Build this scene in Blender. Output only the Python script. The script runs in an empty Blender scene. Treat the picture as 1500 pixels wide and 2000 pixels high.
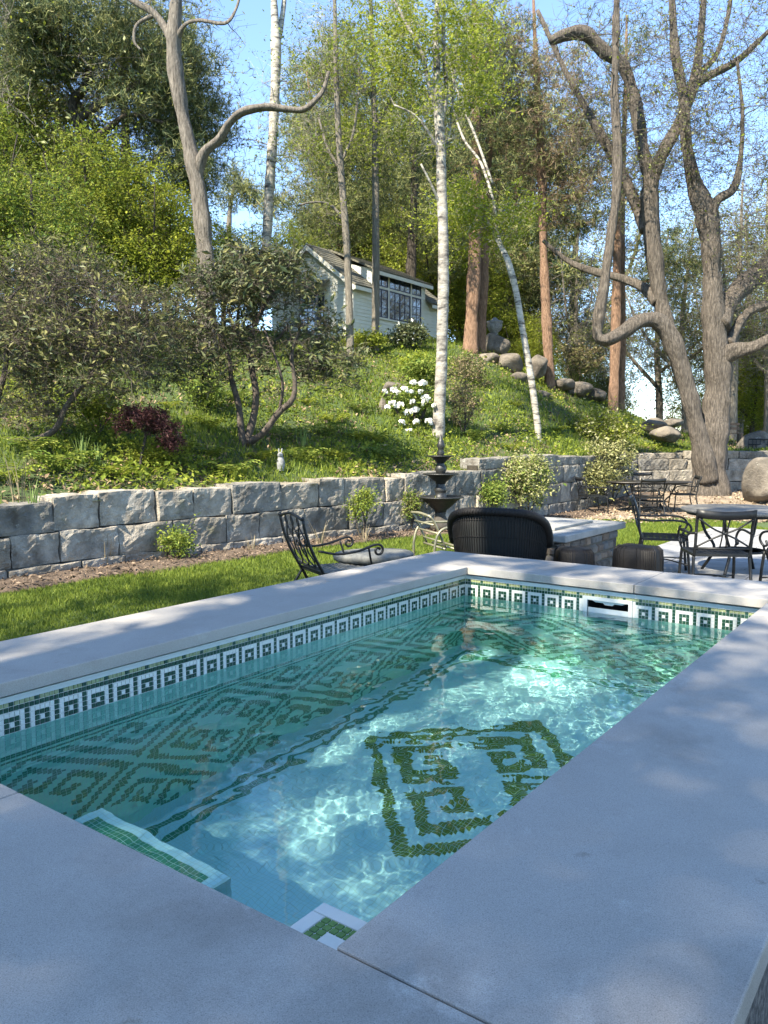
import bpy, math, random
import numpy as np
from mathutils import Vector, Matrix

# ------------------------------------------------------------------ camera, world, sun, exposure
SC = bpy.context.scene
COL = SC.collection
CAM_H = 1.50
PITCH = math.atan(138 / 1542)
cam_d = bpy.data.cameras.new('camera')
cam = bpy.data.objects.new('camera', cam_d); COL.objects.link(cam)
cam.location = (0, 0, CAM_H)
cam.rotation_euler = (math.pi / 2 - PITCH, 0, 0)
cam_d.sensor_fit = 'VERTICAL'; cam_d.sensor_height = 36.0
cam_d.lens = 36.0 * 1542 / 2000
cam_d.clip_start = 0.05; cam_d.clip_end = 3000
SC.camera = cam

SUN_AZ = (-0.64, -0.77)                       # horizontal direction towards the sun
SUN_EL = math.radians(47)
_n = math.hypot(*SUN_AZ)
SDIR = Vector((SUN_AZ[0] / _n * math.cos(SUN_EL), SUN_AZ[1] / _n * math.cos(SUN_EL), math.sin(SUN_EL)))

W = bpy.data.worlds.new('World'); SC.world = W; W.use_nodes = True
_nt = W.node_tree; _nt.nodes.clear()
_o = _nt.nodes.new('ShaderNodeOutputWorld'); _b = _nt.nodes.new('ShaderNodeBackground'); _s = _nt.nodes.new('ShaderNodeTexSky')
_s.sky_type = 'NISHITA'; _s.sun_disc = False; _s.sun_elevation = SUN_EL
_s.sun_rotation = math.atan2(SUN_AZ[0], SUN_AZ[1])
_s.air_density = 1.0; _s.dust_density = 0.0; _s.ozone_density = 2.8; _s.altitude = 1200
_b.inputs['Strength'].default_value = 0.14
_nt.links.new(_s.outputs[0], _b.inputs[0]); _nt.links.new(_b.outputs[0], _o.inputs[0])

sun_d = bpy.data.lights.new('sun', 'SUN'); sun = bpy.data.objects.new('sun', sun_d); COL.objects.link(sun)
sun_d.energy = 5.0; sun_d.angle = math.radians(0.53); sun_d.color = (1.0, 0.91, 0.74)
sun.rotation_euler = SDIR.to_track_quat('Z', 'Y').to_euler()
sun.location = (-20, -24, 30)
try: sun_d.cycles.is_caustics_light = True
except Exception: pass

SC.view_settings.view_transform = 'Standard'; SC.view_settings.look = 'None'
SC.view_settings.exposure = 1.85; SC.view_settings.gamma = 1.0; SC.view_settings.use_curve_mapping = False
SC.render.engine = 'CYCLES'
SC.cycles.use_denoising = True
SC.cycles.max_bounces = 10; SC.cycles.transmission_bounces = 8; SC.cycles.transparent_max_bounces = 6
SC.cycles.diffuse_bounces = 5; SC.cycles.glossy_bounces = 3
SC.cycles.sample_clamp_indirect = 4.0; SC.cycles.caustics_refractive = True; SC.cycles.caustics_reflective = False
SC.cycles.blur_glossy = 0.5

rng = np.random.default_rng(7)
random.seed(7)

# ------------------------------------------------------------------ helpers
def P(u, v, y):
    """world point seen at photo position (u, v) when it stands y metres in front of the camera"""
    c, s = math.cos(PITCH), math.sin(PITCH)
    x = (u - 750) / 1542; k = -(v - 1000) / 1542
    f = c + s * k; up = -s + c * k
    t = y / f
    return np.array([x * t, y, CAM_H + up * t])

def setp(o, label=None, cat=None, group=None, kind=None):
    if label: o['label'] = label
    if cat: o['category'] = cat
    if group: o['group'] = group
    if kind: o['kind'] = kind
    return o

def link(name, data, parent=None):
    o = bpy.data.objects.new(name, data); COL.objects.link(o)
    if parent is not None: o.parent = parent
    return o

def empty(name, loc=(0, 0, 0), rz=0.0, label=None, cat=None, group=None):
    o = bpy.data.objects.new(name, None); COL.objects.link(o)
    o.location = loc; o.rotation_euler = (0, 0, rz); o.empty_display_size = 0.2
    return setp(o, label, cat, group)

def np_mesh(name, V, F, mats=(), fm=None, smooth=False):
    """V (n,3), F (m,k) with k = 3 or 4"""
    V = np.asarray(V, np.float32); F = np.asarray(F, np.int32)
    me = bpy.data.meshes.new(name)
    k = F.shape[1]; m = len(F)
    me.vertices.add(len(V)); me.vertices.foreach_set('co', V.ravel())
    me.loops.add(m * k); me.loops.foreach_set('vertex_index', F.ravel())
    me.polygons.add(m); me.polygons.foreach_set('loop_start', np.arange(0, m * k, k, dtype=np.int32))
    for a in mats: me.materials.append(a)
    if fm is not None: me.polygons.foreach_set('material_index', np.asarray(fm, np.int32))
    me.polygons.foreach_set('use_smooth', np.full(m, smooth, dtype=bool))
    me.update(calc_edges=True)
    return me

class MB:
    def __init__(s): s.v = []; s.f = []; s.m = []; s.sm = []
    def add(s, vs, fs, mi=0, smooth=False):
        b = len(s.v); s.v.extend([tuple(map(float, q)) for q in vs])
        for f in fs: s.f.append(tuple(b + i for i in f)); s.m.append(mi); s.sm.append(smooth)
        return s
    def box(s, c, d, rz=0.0, mi=0, M=None):
        hx, hy, hz = d[0] / 2, d[1] / 2, d[2] / 2
        vs = [(x, y, z) for z in (-hz, hz) for y in (-hy, hy) for x in (-hx, hx)]
        cr, sr = math.cos(rz), math.sin(rz)
        if M is None: vs = [(c[0] + x * cr - y * sr, c[1] + x * sr + y * cr, c[2] + z) for x, y, z in vs]
        else: vs = [tuple(M @ Vector(q) + Vector(c)) for q in vs]
        return s.add(vs, [(0, 2, 3, 1), (4, 5, 7, 6), (0, 1, 5, 4), (2, 6, 7, 3), (0, 4, 6, 2), (1, 3, 7, 5)], mi)
    def bounds(s, x0, x1, y0, y1, z0, z1, mi=0):
        return s.box(((x0 + x1) / 2, (y0 + y1) / 2, (z0 + z1) / 2), (x1 - x0, y1 - y0, z1 - z0), 0, mi)
    def tube(s, pts, r, n=6, mi=0, cap=True, flat=1.0, jit=0.0):
        pts = np.asarray(pts, float); k = len(pts)
        r = np.full(k, r, float) if np.isscalar(r) else np.asarray(r, float)
        T = np.gradient(pts, axis=0); T /= np.linalg.norm(T, axis=1)[:, None] + 1e-9
        ref = np.array([0, 0, 1.0]) if abs(T[0][2]) < 0.9 else np.array([1.0, 0, 0])
        u = np.cross(T[0], ref); u /= np.linalg.norm(u)
        ang = np.linspace(0, 2 * math.pi, n, endpoint=False)
        vs = []
        for i in range(k):
            u = u - T[i] * (u @ T[i]); u /= np.linalg.norm(u) + 1e-9
            w = np.cross(T[i], u)
            rr = r[i] * (1 + (jit * (random.random() - .5) if jit else 0))
            for a in ang:
                q = rr * (1 + (jit * (random.random() - .5) if jit else 0))
                vs.append(pts[i] + q * (math.cos(a) * u + math.sin(a) * w * flat))
        fs = []
        for i in range(k - 1):
            for j in range(n):
                a = i * n + j; b = i * n + (j + 1) % n
                fs.append((a, b, b + n, a + n))
        if cap: fs.append(tuple(range(n - 1, -1, -1))); fs.append(tuple((k - 1) * n + j for j in range(n)))
        return s.add(vs, fs, mi, True)
    def lathe(s, prof, n=24, c=(0, 0, 0), mi=0, wob=None):
        vs = []
        for i, (r, z) in enumerate(prof):
            for j in range(n):
                a = 2 * math.pi * j / n
                q = r * (wob(a, i) if wob else 1)
                vs.append((c[0] + q * math.cos(a), c[1] + q * math.sin(a), c[2] + z))
        fs = []
        for i in range(len(prof) - 1):
            for j in range(n):
                a = i * n + j; b = i * n + (j + 1) % n
                fs.append((a, b, b + n, a + n))
        fs.append(tuple(range(n - 1, -1, -1))); fs.append(tuple((len(prof) - 1) * n + j for j in range(n)))
        return s.add(vs, fs, mi, True)
    def mesh(s, name, mats):
        me = bpy.data.meshes.new(name); me.from_pydata(s.v, [], s.f)
        for a in (mats if isinstance(mats, (list, tuple)) else [mats]): me.materials.append(a)
        me.polygons.foreach_set('material_index', s.m); me.polygons.foreach_set('use_smooth', s.sm)
        me.update(); return me
    def build(s, name, mats, parent=None): return link(name, s.mesh(name, mats), parent)

def bevel(o, w, seg=2):
    b = o.modifiers.new('bevel', 'BEVEL'); b.width = w; b.segments = seg; b.limit_method = 'ANGLE'; b.angle_limit = math.radians(40)
    return o

def smoothpath(pts, per=6):
    """Catmull-Rom through pts (n,k)"""
    p = np.asarray(pts, float); n = len(p)
    q = np.vstack([2 * p[0] - p[1], p, 2 * p[-1] - p[-2]])
    out = []
    for i in range(n - 1):
        a, b, c, d = q[i], q[i + 1], q[i + 2], q[i + 3]
        for t in np.linspace(0, 1, per, endpoint=False):
            out.append(.5 * ((2 * b) + (c - a) * t + (2 * a - 5 * b + 4 * c - d) * t * t + (3 * b - a - 3 * c + d) * t ** 3))
    out.append(p[-1]); return np.array(out)

def copy_tree(o, parent=None):
    c = o.copy(); COL.objects.link(c); c.parent = parent
    for ch in o.children: copy_tree(ch, c)
    return c

# ------------------------------------------------------------------ materials
def mk(name, c1, c2=None, scale=6.0, rough=0.7, bump=0.0, bscale=30.0, metallic=0.0, spec=0.4, coord='world', island=False,
       trans=0.0, c3=None, detail=6.0, stretch=None, sheen=0.0, tcol=None, lo=0.3, hi=0.7, coat=0.0, bdist=0.02, spots=None, tone=0.0):
    m = bpy.data.materials.new(name); m.use_nodes = True
    nt = m.node_tree; nt.nodes.clear(); N = nt.nodes.new; L = nt.links.new
    out = N('ShaderNodeOutputMaterial'); bs = N('ShaderNodeBsdfPrincipled')
    bs.inputs['Roughness'].default_value = rough; bs.inputs['Metallic'].default_value = metallic
    bs.inputs['Specular IOR Level'].default_value = spec
    if coat: bs.inputs['Coat Weight'].default_value = coat
    if coord == 'world': g = N('ShaderNodeNewGeometry'); co = g.outputs['Position']
    else: g = N('ShaderNodeTexCoord'); co = g.outputs['Object']
    if stretch:
        mp = N('ShaderNodeMapping'); mp.inputs['Scale'].default_value = stretch; L(co, mp.inputs['Vector']); co = mp.outputs[0]
    col = None
    if c2 is not None:
        rp = N('ShaderNodeValToRGB')
        if island:
            gi = N('ShaderNodeNewGeometry'); ni = N('ShaderNodeTexNoise'); ni.inputs['Scale'].default_value = scale; L(co, ni.inputs['Vector'])
            mx = N('ShaderNodeMath'); mx.operation = 'MULTIPLY_ADD'; mx.inputs[1].default_value = 0.6
            L(gi.outputs['Random Per Island'], mx.inputs[0])
            m2 = N('ShaderNodeMath'); m2.operation = 'MULTIPLY'; m2.inputs[1].default_value = 0.4; L(ni.outputs['Fac'], m2.inputs[0])
            L(m2.outputs[0], mx.inputs[2]); L(mx.outputs[0], rp.inputs[0])
        else:
            nz = N('ShaderNodeTexNoise'); nz.inputs['Scale'].default_value = scale; nz.inputs['Detail'].default_value = detail
            nz.inputs['Roughness'].default_value = 0.62
            L(co, nz.inputs['Vector']); L(nz.outputs['Fac'], rp.inputs[0])
        rp.color_ramp.elements[0].position = lo; rp.color_ramp.elements[0].color = (*c1, 1)
        rp.color_ramp.elements[1].position = hi; rp.color_ramp.elements[1].color = (*c2, 1)
        if c3 is not None:
            e = rp.color_ramp.elements.new((lo + hi) / 2); e.color = (*c3, 1)
        col = rp.outputs[0]
        if spots:                                    # patches of lichen, dirt or stain: (colour, scale, low, high)
            for (sc_, ss, s0, s1) in spots:
                ns = N('ShaderNodeTexNoise'); ns.inputs['Scale'].default_value = ss; ns.inputs['Detail'].default_value = 9; ns.inputs['Roughness'].default_value = .7
                L(co, ns.inputs['Vector']); rs = N('ShaderNodeMapRange'); rs.inputs[1].default_value = s0; rs.inputs[2].default_value = s1; L(ns.outputs['Fac'], rs.inputs[0])
                mxs = N('ShaderNodeMix'); mxs.data_type = 'RGBA'; L(rs.outputs[0], mxs.inputs[0]); L(col, mxs.inputs[6]); mxs.inputs[7].default_value = (*sc_, 1); col = mxs.outputs[2]
        if tone:
            oi = N('ShaderNodeObjectInfo'); mt = N('ShaderNodeMapRange'); mt.inputs[3].default_value = 1 - tone; mt.inputs[4].default_value = 1 + tone; L(oi.outputs['Random'], mt.inputs[0])
            mv = N('ShaderNodeVectorMath'); mv.operation = 'SCALE'; L(col, mv.inputs[0]); L(mt.outputs[0], mv.inputs['Scale']); col = mv.outputs[0]
        L(col, bs.inputs['Base Color'])
    else: bs.inputs['Base Color'].default_value = (*c1, 1)
    if bump:
        nb = N('ShaderNodeTexNoise'); nb.inputs['Scale'].default_value = bscale; nb.inputs['Detail'].default_value = 8
        nb.inputs['Roughness'].default_value = 0.65
        L(co, nb.inputs['Vector']); bp = N('ShaderNodeBump'); bp.inputs['Strength'].default_value = bump; bp.inputs['Distance'].default_value = bdist
        L(nb.outputs['Fac'], bp.inputs['Height']); L(bp.outputs[0], bs.inputs['Normal'])
    sh = bs.outputs[0]
    if trans:
        tr = N('ShaderNodeBsdfTranslucent'); mi = N('ShaderNodeMixShader'); mi.inputs[0].default_value = trans
        if tcol is not None: tr.inputs[0].default_value = (*tcol, 1)
        elif col is not None: L(col, tr.inputs[0])
        else: tr.inputs[0].default_value = (*c1, 1)
        L(bs.outputs[0], mi.inputs[1]); L(tr.outputs[0], mi.inputs[2]); sh = mi.outputs[0]
    L(sh, out.inputs[0])
    return m
# ------------------------------------------------------------------ pool
ZC = 0.61                                    # coping top
D1 = np.array([0.594, 0.8045]); D2 = np.array([-0.8045, 0.594])
PC = np.array([-0.0859, 1.3205])             # near inner corner of the coping
RZ = math.atan2(D1[1], D1[0])
def pool_xy(a, b): return PC + a * D1 + b * D2
LA, LB, CW, OV = 3.82, 1.975, 0.61, 0.05     # opening, coping width, overhang
TS = 0.0206                                  # mosaic module
ZW = ZC - 0.218                              # water level
DEPTH = 1.38
ZF = ZW - DEPTH

def m_stone_coping():
    m = mk('bluestone', (0.29, 0.27, 0.24), (0.375, 0.35, 0.315), scale=2.3, rough=0.66, bump=0.3, bscale=240, bdist=0.004, detail=12, lo=.25, hi=.75,
           spots=[((0.22, 0.20, 0.175), 1.3, .54, .74), ((0.43, 0.41, 0.375), 3.7, .60, .76), ((0.22, 0.195, 0.16), 9.0, .64, .74)], tone=.05)
    nt = m.node_tree; N = nt.nodes.new; L = nt.links.new
    bs = [n for n in nt.nodes if n.type == 'BSDF_PRINCIPLED'][0]; src = bs.inputs['Base Color'].links[0].from_socket
    g = N('ShaderNodeNewGeometry')
    v = N('ShaderNodeTexVoronoi'); v.inputs['Scale'].default_value = 190; L(g.outputs['Position'], v.inputs['Vector'])
    r = N('ShaderNodeValToRGB'); r.color_ramp.elements[0].position = 0.05; r.color_ramp.elements[0].color = (0.55, 0.55, 0.55, 1)
    r.color_ramp.elements[1].position = 0.28; r.color_ramp.elements[1].color = (1, 1, 1, 1)
    L(v.outputs['Distance'], r.inputs[0])
    n2 = N('ShaderNodeTexNoise'); n2.inputs['Scale'].default_value = 420; n2.inputs['Detail'].default_value = 3; L(g.outputs['Position'], n2.inputs['Vector'])
    r2 = N('ShaderNodeValToRGB'); r2.color_ramp.elements[0].position = 0.35; r2.color_ramp.elements[0].color = (0.8, 0.8, 0.8, 1)
    r2.color_ramp.elements[1].position = 0.66; r2.color_ramp.elements[1].color = (1.15, 1.15, 1.15, 1); L(n2.outputs['Fac'], r2.inputs[0])
    a = N('ShaderNodeMix'); a.data_type = 'RGBA'; a.blend_type = 'MULTIPLY'; a.inputs[0].default_value = 1
    L(src, a.inputs[6]); L(r.outputs[0], a.inputs[7])
    b = N('ShaderNodeMix'); b.data_type = 'RGBA'; b.blend_type = 'MULTIPLY'; b.inputs[0].default_value = 1
    L(a.outputs[2], b.inputs[6]); L(r2.outputs[0], b.inputs[7]); L(b.outputs[2], bs.inputs['Base Color'])
    return m
M_COPING = m_stone_coping()
M_GROUT = mk('grout', (0.62, 0.64, 0.58), (0.72, 0.74, 0.68), scale=30, rough=0.85)
M_TW = mk('tile_white', (0.66, 0.66, 0.58), (0.74, 0.73, 0.65), scale=25, rough=0.18, spec=0.5)
M_TD = mk('tile_dark_green', (0.012, 0.045, 0.028), (0.03, 0.085, 0.045), scale=55, rough=0.14, spec=0.5, detail=2)
M_TO = mk('tile_olive', (0.20, 0.24, 0.10), (0.36, 0.38, 0.21), scale=55, rough=0.16, spec=0.5, detail=2)
M_TG = mk('tile_green', (0.06, 0.16, 0.02), (0.13, 0.26, 0.045), scale=45, rough=0.2, detail=2)
M_TB = mk('tile_seafoam', (0.34, 0.84, 0.66), (0.44, 0.90, 0.74), scale=45, rough=0.2, detail=2)
M_TF = mk('tile_pale_aqua', (0.46, 0.86, 0.88), (0.54, 0.91, 0.91), scale=40, rough=0.2, detail=2)
M_TRIM = mk('trim_grey', (0.50, 0.54, 0.52), (0.58, 0.62, 0.60), scale=12, rough=0.45)
M_BLACK = mk('dark_gap', (0.01, 0.012, 0.012), rough=0.8)
M_CONC = mk('pool_concrete', (0.05, 0.048, 0.045), (0.30, 0.28, 0.25), c3=(0.15, 0.14, 0.13), scale=45, rough=0.95, bump=1.0, bscale=60, bdist=.03)
M_PLASTIC = mk('white_plastic', (0.62, 0.63, 0.58), (0.68, 0.68, 0.63), scale=9, rough=0.35)

pool = empty('plunge_pool', (PC[0], PC[1], 0), RZ, 'raised plunge pool with wide bluestone coping and green mosaic tile', 'pool')

# outer shell and inner structural walls
mb = MB()
o = CW - 0.075; t = OV + 0.012
for (x0, x1, y0, y1) in ((-o, LA + o, -o, -t), (-o, LA + o, LB + t, LB + o), (-o, -t, -t, LB + t), (LA + t, LA + o, -t, 0.82), (LA + t, LA + o, 1.10, LB + t)):
    mb.bounds(x0, x1, y0, y1, ZF - 0.2, ZC - 0.056)
mb.bounds(LA + t, LA + o, .82, 1.10, ZF - .2, ZC - .094 - .0206 * 13 + .024); mb.bounds(LA + t, LA + o, .82, 1.10, ZC - .094 - .0206 * .9 - .024, ZC - .056); mb.bounds(LA + .3, LA + o, .82, 1.10, ZC - .094 - .0206 * 13 + .024, ZC - .094 - .0206 * .9 - .024)
mb.bounds(-t, LA + t, -t, LB + t, ZF - 0.2, ZF - 0.012)
mb.build('pool_shell', M_CONC, pool)

# coping slabs
def slab(x0, x1, y0, y1):
    m_ = MB(); m_.bounds(x0, x1, y0, y1, ZC - 0.055, ZC)
    ob = m_.build('coping_slab', M_COPING, pool); bevel(ob, 0.004, 2); return ob
J = 0.0025
slab(-CW, -J, -CW, 1.05 - J); slab(-CW, -J, 1.05 + J, LB + CW)          # near side
slab(J, LA + CW, -CW, 0)                                              # right side
slab(J, LA - J, LB, LB + CW)                                           # left side
slab(LA + J, LA + CW, J, 0.78 - J); slab(LA + J, LA + CW, 0.78 + J, LB + CW)   # far side
# mortar under the joints
mb = MB(); mb.bounds(-CW + .02, -.012, -CW + .02, LB + CW - .02, ZC - 0.052, ZC - 0.016)
mb.bounds(-.011, .02, -CW + .02, -.015, ZC - 0.052, ZC - 0.016); mb.bounds(0.001, LA - .001, LB + .02, LB + CW - .02, ZC - 0.052, ZC - 0.016); mb.bounds(LA + .015, LA + CW - .02, .02, LB + CW - .02, ZC - 0.052, ZC - 0.016)
mb.build('joint_mortar', M_BLACK, pool)
# trim ledge under the coping
mb = MB()
w = OV
for (z0, z1, pr) in ((ZC - 0.077, ZC - 0.068, 0.018), (ZC - 0.094, ZC - 0.077, 0.010)):
    mb.bounds(-w, LA + w, LB + w - pr, LB + w + 0.012, z0, z1); mb.bounds(LA + w - pr, LA + w + 0.012, -w, LB + w - pr - .0005, z0, z1)
    mb.bounds(-w, LA + w - pr - .0005, -w - 0.012, -w + pr, z0, z1); mb.bounds(-w - 0.012, -w + pr, -w + pr + .0005, LB + w - pr - .0005, z0, z1)
mb.build('trim_ledge', M_TRIM, pool)

ZT = ZC - 0.094      # top of tile
# ---- greek key templates
KEY = ["#####", "#...#", "#.#.#", "#.###", "#...."]
def floor_dark(u, v):
    """unit template 15 x 15 of the diamond medallion: a frame and four keys"""
    i = int(u // 1); j = int(v // 1)
    if not (0 <= i < 15 and 0 <= j < 15): return False
    if i in (0, 14) or j in (0, 14): return True
    def key(a, b, fx, fy):
        if fx: a = 4 - a
        if fy: b = 4 - b
        return KEY[b][a] == '#'
    for (ox, oy, fx, fy) in ((2, 2, 0, 0), (8, 2, 1, 0), (2, 8, 0, 1), (8, 8, 1, 1)):
        if ox <= i < ox + 5 and oy <= j < oy + 5: return key(i - ox, j - oy, fx, fy)
    return False
UN = 0.0442
def wall_dark(a, z):
    """the same key diamond tiled over the walls: a along, z below the water"""
    p = (((a + z) - 1.82) / 1.41421 / UN) % 16 - .5; q = (((a - z) - .30) / 1.41421 / UN) % 16 - .5
    return floor_dark(p, q)
R2 = math.sqrt(2)

# mosaic builder: collect quads per colour on a plane given origin, u, v (unit vectors), normal
class Mosaic:
    def __init__(s): s.V = []; s.F = []; s.m = []
    def put(s, o, u, v, n, i, j, mi, w=1, h=1, lift=0.0015, g=0.0011):
        p = o + u * (i * TS + g) + v * (j * TS + g) + n * lift
        a = u * (w * TS - 2 * g); b = v * (h * TS - 2 * g)
        k = len(s.V); s.V += [p, p + a, p + a + b, p + b]; s.F.append((k, k + 1, k + 2, k + 3)); s.m.append(mi)
    def build(s, name, parent, mats):
        me = np_mesh(name, np.array(s.V), np.array(s.F), mats, s.m)
        ob = link(name, me, parent); ob['kind'] = 'stuff'; return ob
M_TDU = mk('tile_deep_green', (0.03, 0.25, 0.14), (0.07, 0.33, 0.20), scale=45, rough=0.2, detail=2)
MATS_U = [M_TF, M_TDU, M_TB, M_TG, M_TW]
X, Y, Z = np.eye(3)

tile_mesh = {}
def tile_proto(key, m, w=1, h=1):
    q = MB(); g = 0.0011; W_, H_ = w * TS - 2 * g, h * TS - 2 * g; d = 0.004; c = 0.0012
    vs = [(0, 0, 0), (W_, 0, 0), (W_, 0, H_), (0, 0, H_), (c, d, c), (W_ - c, d, c), (W_ - c, d, H_ - c), (c, d, H_ - c)]
    q.add(vs, [(4, 5, 6, 7), (0, 4, 7, 3), (1, 2, 6, 5), (0, 1, 5, 4), (3, 7, 6, 2)])
    tile_mesh[key] = q.mesh('tile', m)
tile_proto('w', M_TW); tile_proto('d', M_TD); tile_proto('o', M_TO)
tile_proto('wide', M_TW, 5, 1); tile_proto('tall', M_TW, 1, 4)

# waterline band: row 0 olive, row 1 dark, rows 2.. motif (period 6)
def band(i, r):
    k = i % 6
    if r == 0: return 2 if (i * 7 + 3) % 5 else 1
    if r == 1: return 1
    if k == 5: return 1
    if r == 2: return 0
    if k in (0, 4): return 0
    if r == 3 or r == 5: return 1
    return 0 if k == 2 else 1
BM = [M_TW, M_TD, M_TO]

def wall_face(name, o, u, n, length, skip=None, part_tiles=None, reverse=False):
    """o = start at tile top on the wall plane, u along, n into the pool"""
    v = -Z
    nu = int(length / TS); off = (length - nu * TS) / 2
    o = o + u * off
    mos = Mosaic(); below = Mosaic(); made = 0
    for r in range(6):
        for i in range(nu):
            if skip and skip(off + i * TS, r): continue
            c = band(i if not reverse else nu - 1 - i, r)
            if part_tiles and part_tiles(i, r):
                ob = bpy.data.objects.new('tile', tile_mesh['wdo'[c]]); COL.objects.link(ob); ob.parent = pool
                M = Matrix((( *(-u),), ( *n,), ( *Z,))).transposed().to_4x4()
                p = o + u * ((i + 1) * TS - 0.0011) - Z * ((r + 1) * TS - 0.0011)
                M.translation = Vector(p); ob.matrix_local = M; made += 1
            else: mos.put(o, u, v, n, i, r, c, lift=0.004)
    mos.build(name, pool, BM)
    # below the water: plain seafoam rows, two dark lines, diamond key lattice, pale foot
    nr = int((ZT - ZF) / TS)
    for r in range(6, nr):
        zz = r * TS
        for i in range(nu):
            if skip and skip(off + i * TS, r): continue
            dz = (r + .5) * TS - (ZT - ZW)
            if r in (17, 18, 20): mi = 1
            elif r < 22: mi = 2
            elif dz > DEPTH - .11: mi = 0
            else: mi = 1 if wall_dark(iw0 + off + (i + .5) * TS, dz) else 2
            below.put(o, u, v, n, i, r, mi)
    below.build('underwater_mosaic', pool, MATS_U)

z0 = ZT
iw0, iw1, jw0, jw1 = -OV, LA + OV, -OV, LB + OV
# grout backing, cut open behind the skimmer
SK0, SK1 = 0.80, 1.12; SZ1, SZ0 = ZT - TS * .9 - .024, ZT - TS * 13 + .024
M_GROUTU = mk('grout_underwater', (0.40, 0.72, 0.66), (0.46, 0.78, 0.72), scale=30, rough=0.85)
e = 0.011; zs = ZW - .01
mb = MB(); mu = MB()
for (m_, za, zb_) in ((mb, zs, z0), (mu, ZF - .01, zs)):
    m_.bounds(iw0 - e, iw1 + e, jw1, jw1 + e, za, zb_); m_.bounds(iw0 - e, iw1 + e, jw0 - e, jw0, za, zb_); m_.bounds(iw0 - e, iw0, jw0, jw1, za, zb_)
    m_.bounds(iw1, iw1 + e, jw0, SK0 + .02, za, zb_); m_.bounds(iw1, iw1 + e, SK1 - .02, jw1, za, zb_)
mb.bounds(iw1, iw1 + e, SK0 + .02, SK1 - .02, SZ1, z0); mu.bounds(iw1, iw1 + e, SK0 + .02, SK1 - .02, ZF - .01, SZ0)
mu.bounds(iw0, iw1, jw0, jw1, ZF - .011, ZF)
mb.build('grout_bed', M_GROUT, pool); mu.build('grout_bed', M_GROUTU, pool)
cnt = [0]
def pick_left(i, r):                  # the tiles nearest to the camera that show in the frame
    return 20 <= i < 70 and r < 6
wall_face('waterline_mosaic', np.array([iw0, jw1, z0]), X, -Y, iw1 - iw0, part_tiles=pick_left)
def skip_sk(s, r): return (jw1 - SK1) - TS < s < (jw1 - SK0) and r < 14 and r >= 1
wall_face('waterline_mosaic', np.array([iw1, jw1, z0]), -Y, -X, jw1 - jw0, skip=skip_sk)
wall_face('waterline_mosaic', np.array([iw1, jw0, z0]), -X, Y, iw1 - iw0)
wall_face('waterline_mosaic', np.array([iw0, jw0, z0]), Y, X, jw1 - jw0)
# floor
mos = Mosaic(); na = int((iw1 - iw0) / TS); nb_ = int((jw1 - jw0) / TS)
FU = 0.069
for i in range(na):
    for j in range(nb_):
        x = iw0 + (i + .5) * TS - 2.33; y = jw0 + (j + .5) * TS - 1.02
        u_ = (x + y) / R2 / FU + 7.5; v_ = (x - y) / R2 / FU + 7.5
        m_ = 3 if floor_dark(u_, v_) else 0
        dj = min(j, nb_ - 1 - j, na - 1 - i)
        if dj in (1, 2, 5, 6): m_ = 1
        mos.put(np.array([iw0, jw0, ZF]), X, Y, Z, i, j, m_)
mos.build('floor_mosaic', pool, MATS_U)
# bench along the near end
BA, BB, B0, BZ = 0.575, 1.575, 0.905, ZW - 0.47
bench = MB(); bench.bounds(iw0 + .001, BA, B0, BB, ZF + .001, BZ)
bo = bench.build('bench', M_GROUTU, pool)
mos = Mosaic()
na = int((BA - iw0) / TS); nb_ = int((BB - B0) / TS); nz = int((BZ - ZF) / TS)
oa = np.array([BA - na * TS, BB - nb_ * TS, BZ])
for i in range(na):
    for j in range(nb_):
        d = min(na - 1 - i, nb_ - 1 - j, j)
        mos.put(oa, X, Y, Z, i, j, 1 if d in (2, 3, 4, 7, 8) else (0 if d < 2 or d in (5, 6) else 2))
for j in range(nb_):
    for k in range(nz):
        mos.put(np.array([BA, oa[1], BZ]), Y, -Z, X, j, k, 0)
for i in range(na):
    for k in range(nz):
        mos.put(np.array([oa[0], BB, BZ]), X, -Z, Y, i, k, 0)
        mos.put(np.array([oa[0], B0, BZ]), X, -Z, -Y, i, k, 0)
mos.build('bench_mosaic', bo, MATS_U)
# corner step just at the water line, near corner
LX, LY = 0.357, 0.337
ZL = ZW + 0.002
mb = MB(); mb.bounds(iw0 + .0012, LX, jw0 + .0012, LY, ZW - 0.16, ZL); led = mb.build('corner_step', M_GROUT, pool)
def ledge_tile(m_, a, b, w, h):
    q = MB(); g = 0.0012
    q.bounds(a + g, a + w - g, b + g, b + h - g, ZL - .002, ZL + 0.003)
    ob = q.build('tile', m_, led); bevel(ob, 0.0012, 1)
cs = 0.0206; x0_, y0_ = iw0 + .0045, jw0 + .0045
ledge_tile(M_TW, LX - 2 * cs, y0_, 2 * cs, LY - y0_); ledge_tile(M_TW, x0_, LY - 2 * cs, LX - 2 * cs - x0_, 2 * cs)
ex, ey = LX - 2 * cs, LY - 2 * cs
for i in range(2):
    for j in range(int((ey - y0_) / cs)): ledge_tile(M_TG, ex - (i + 1) * cs, ey - (j + 1) * cs, cs, cs)
    for j in range(2, int((ex - x0_) / cs)): ledge_tile(M_TG, ex - (j + 1) * cs, ey - (i + 1) * cs, cs, cs)
ledge_tile(M_TW, ex - 10 * cs, ey - 10 * cs, cs * 8, cs * 8)

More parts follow.
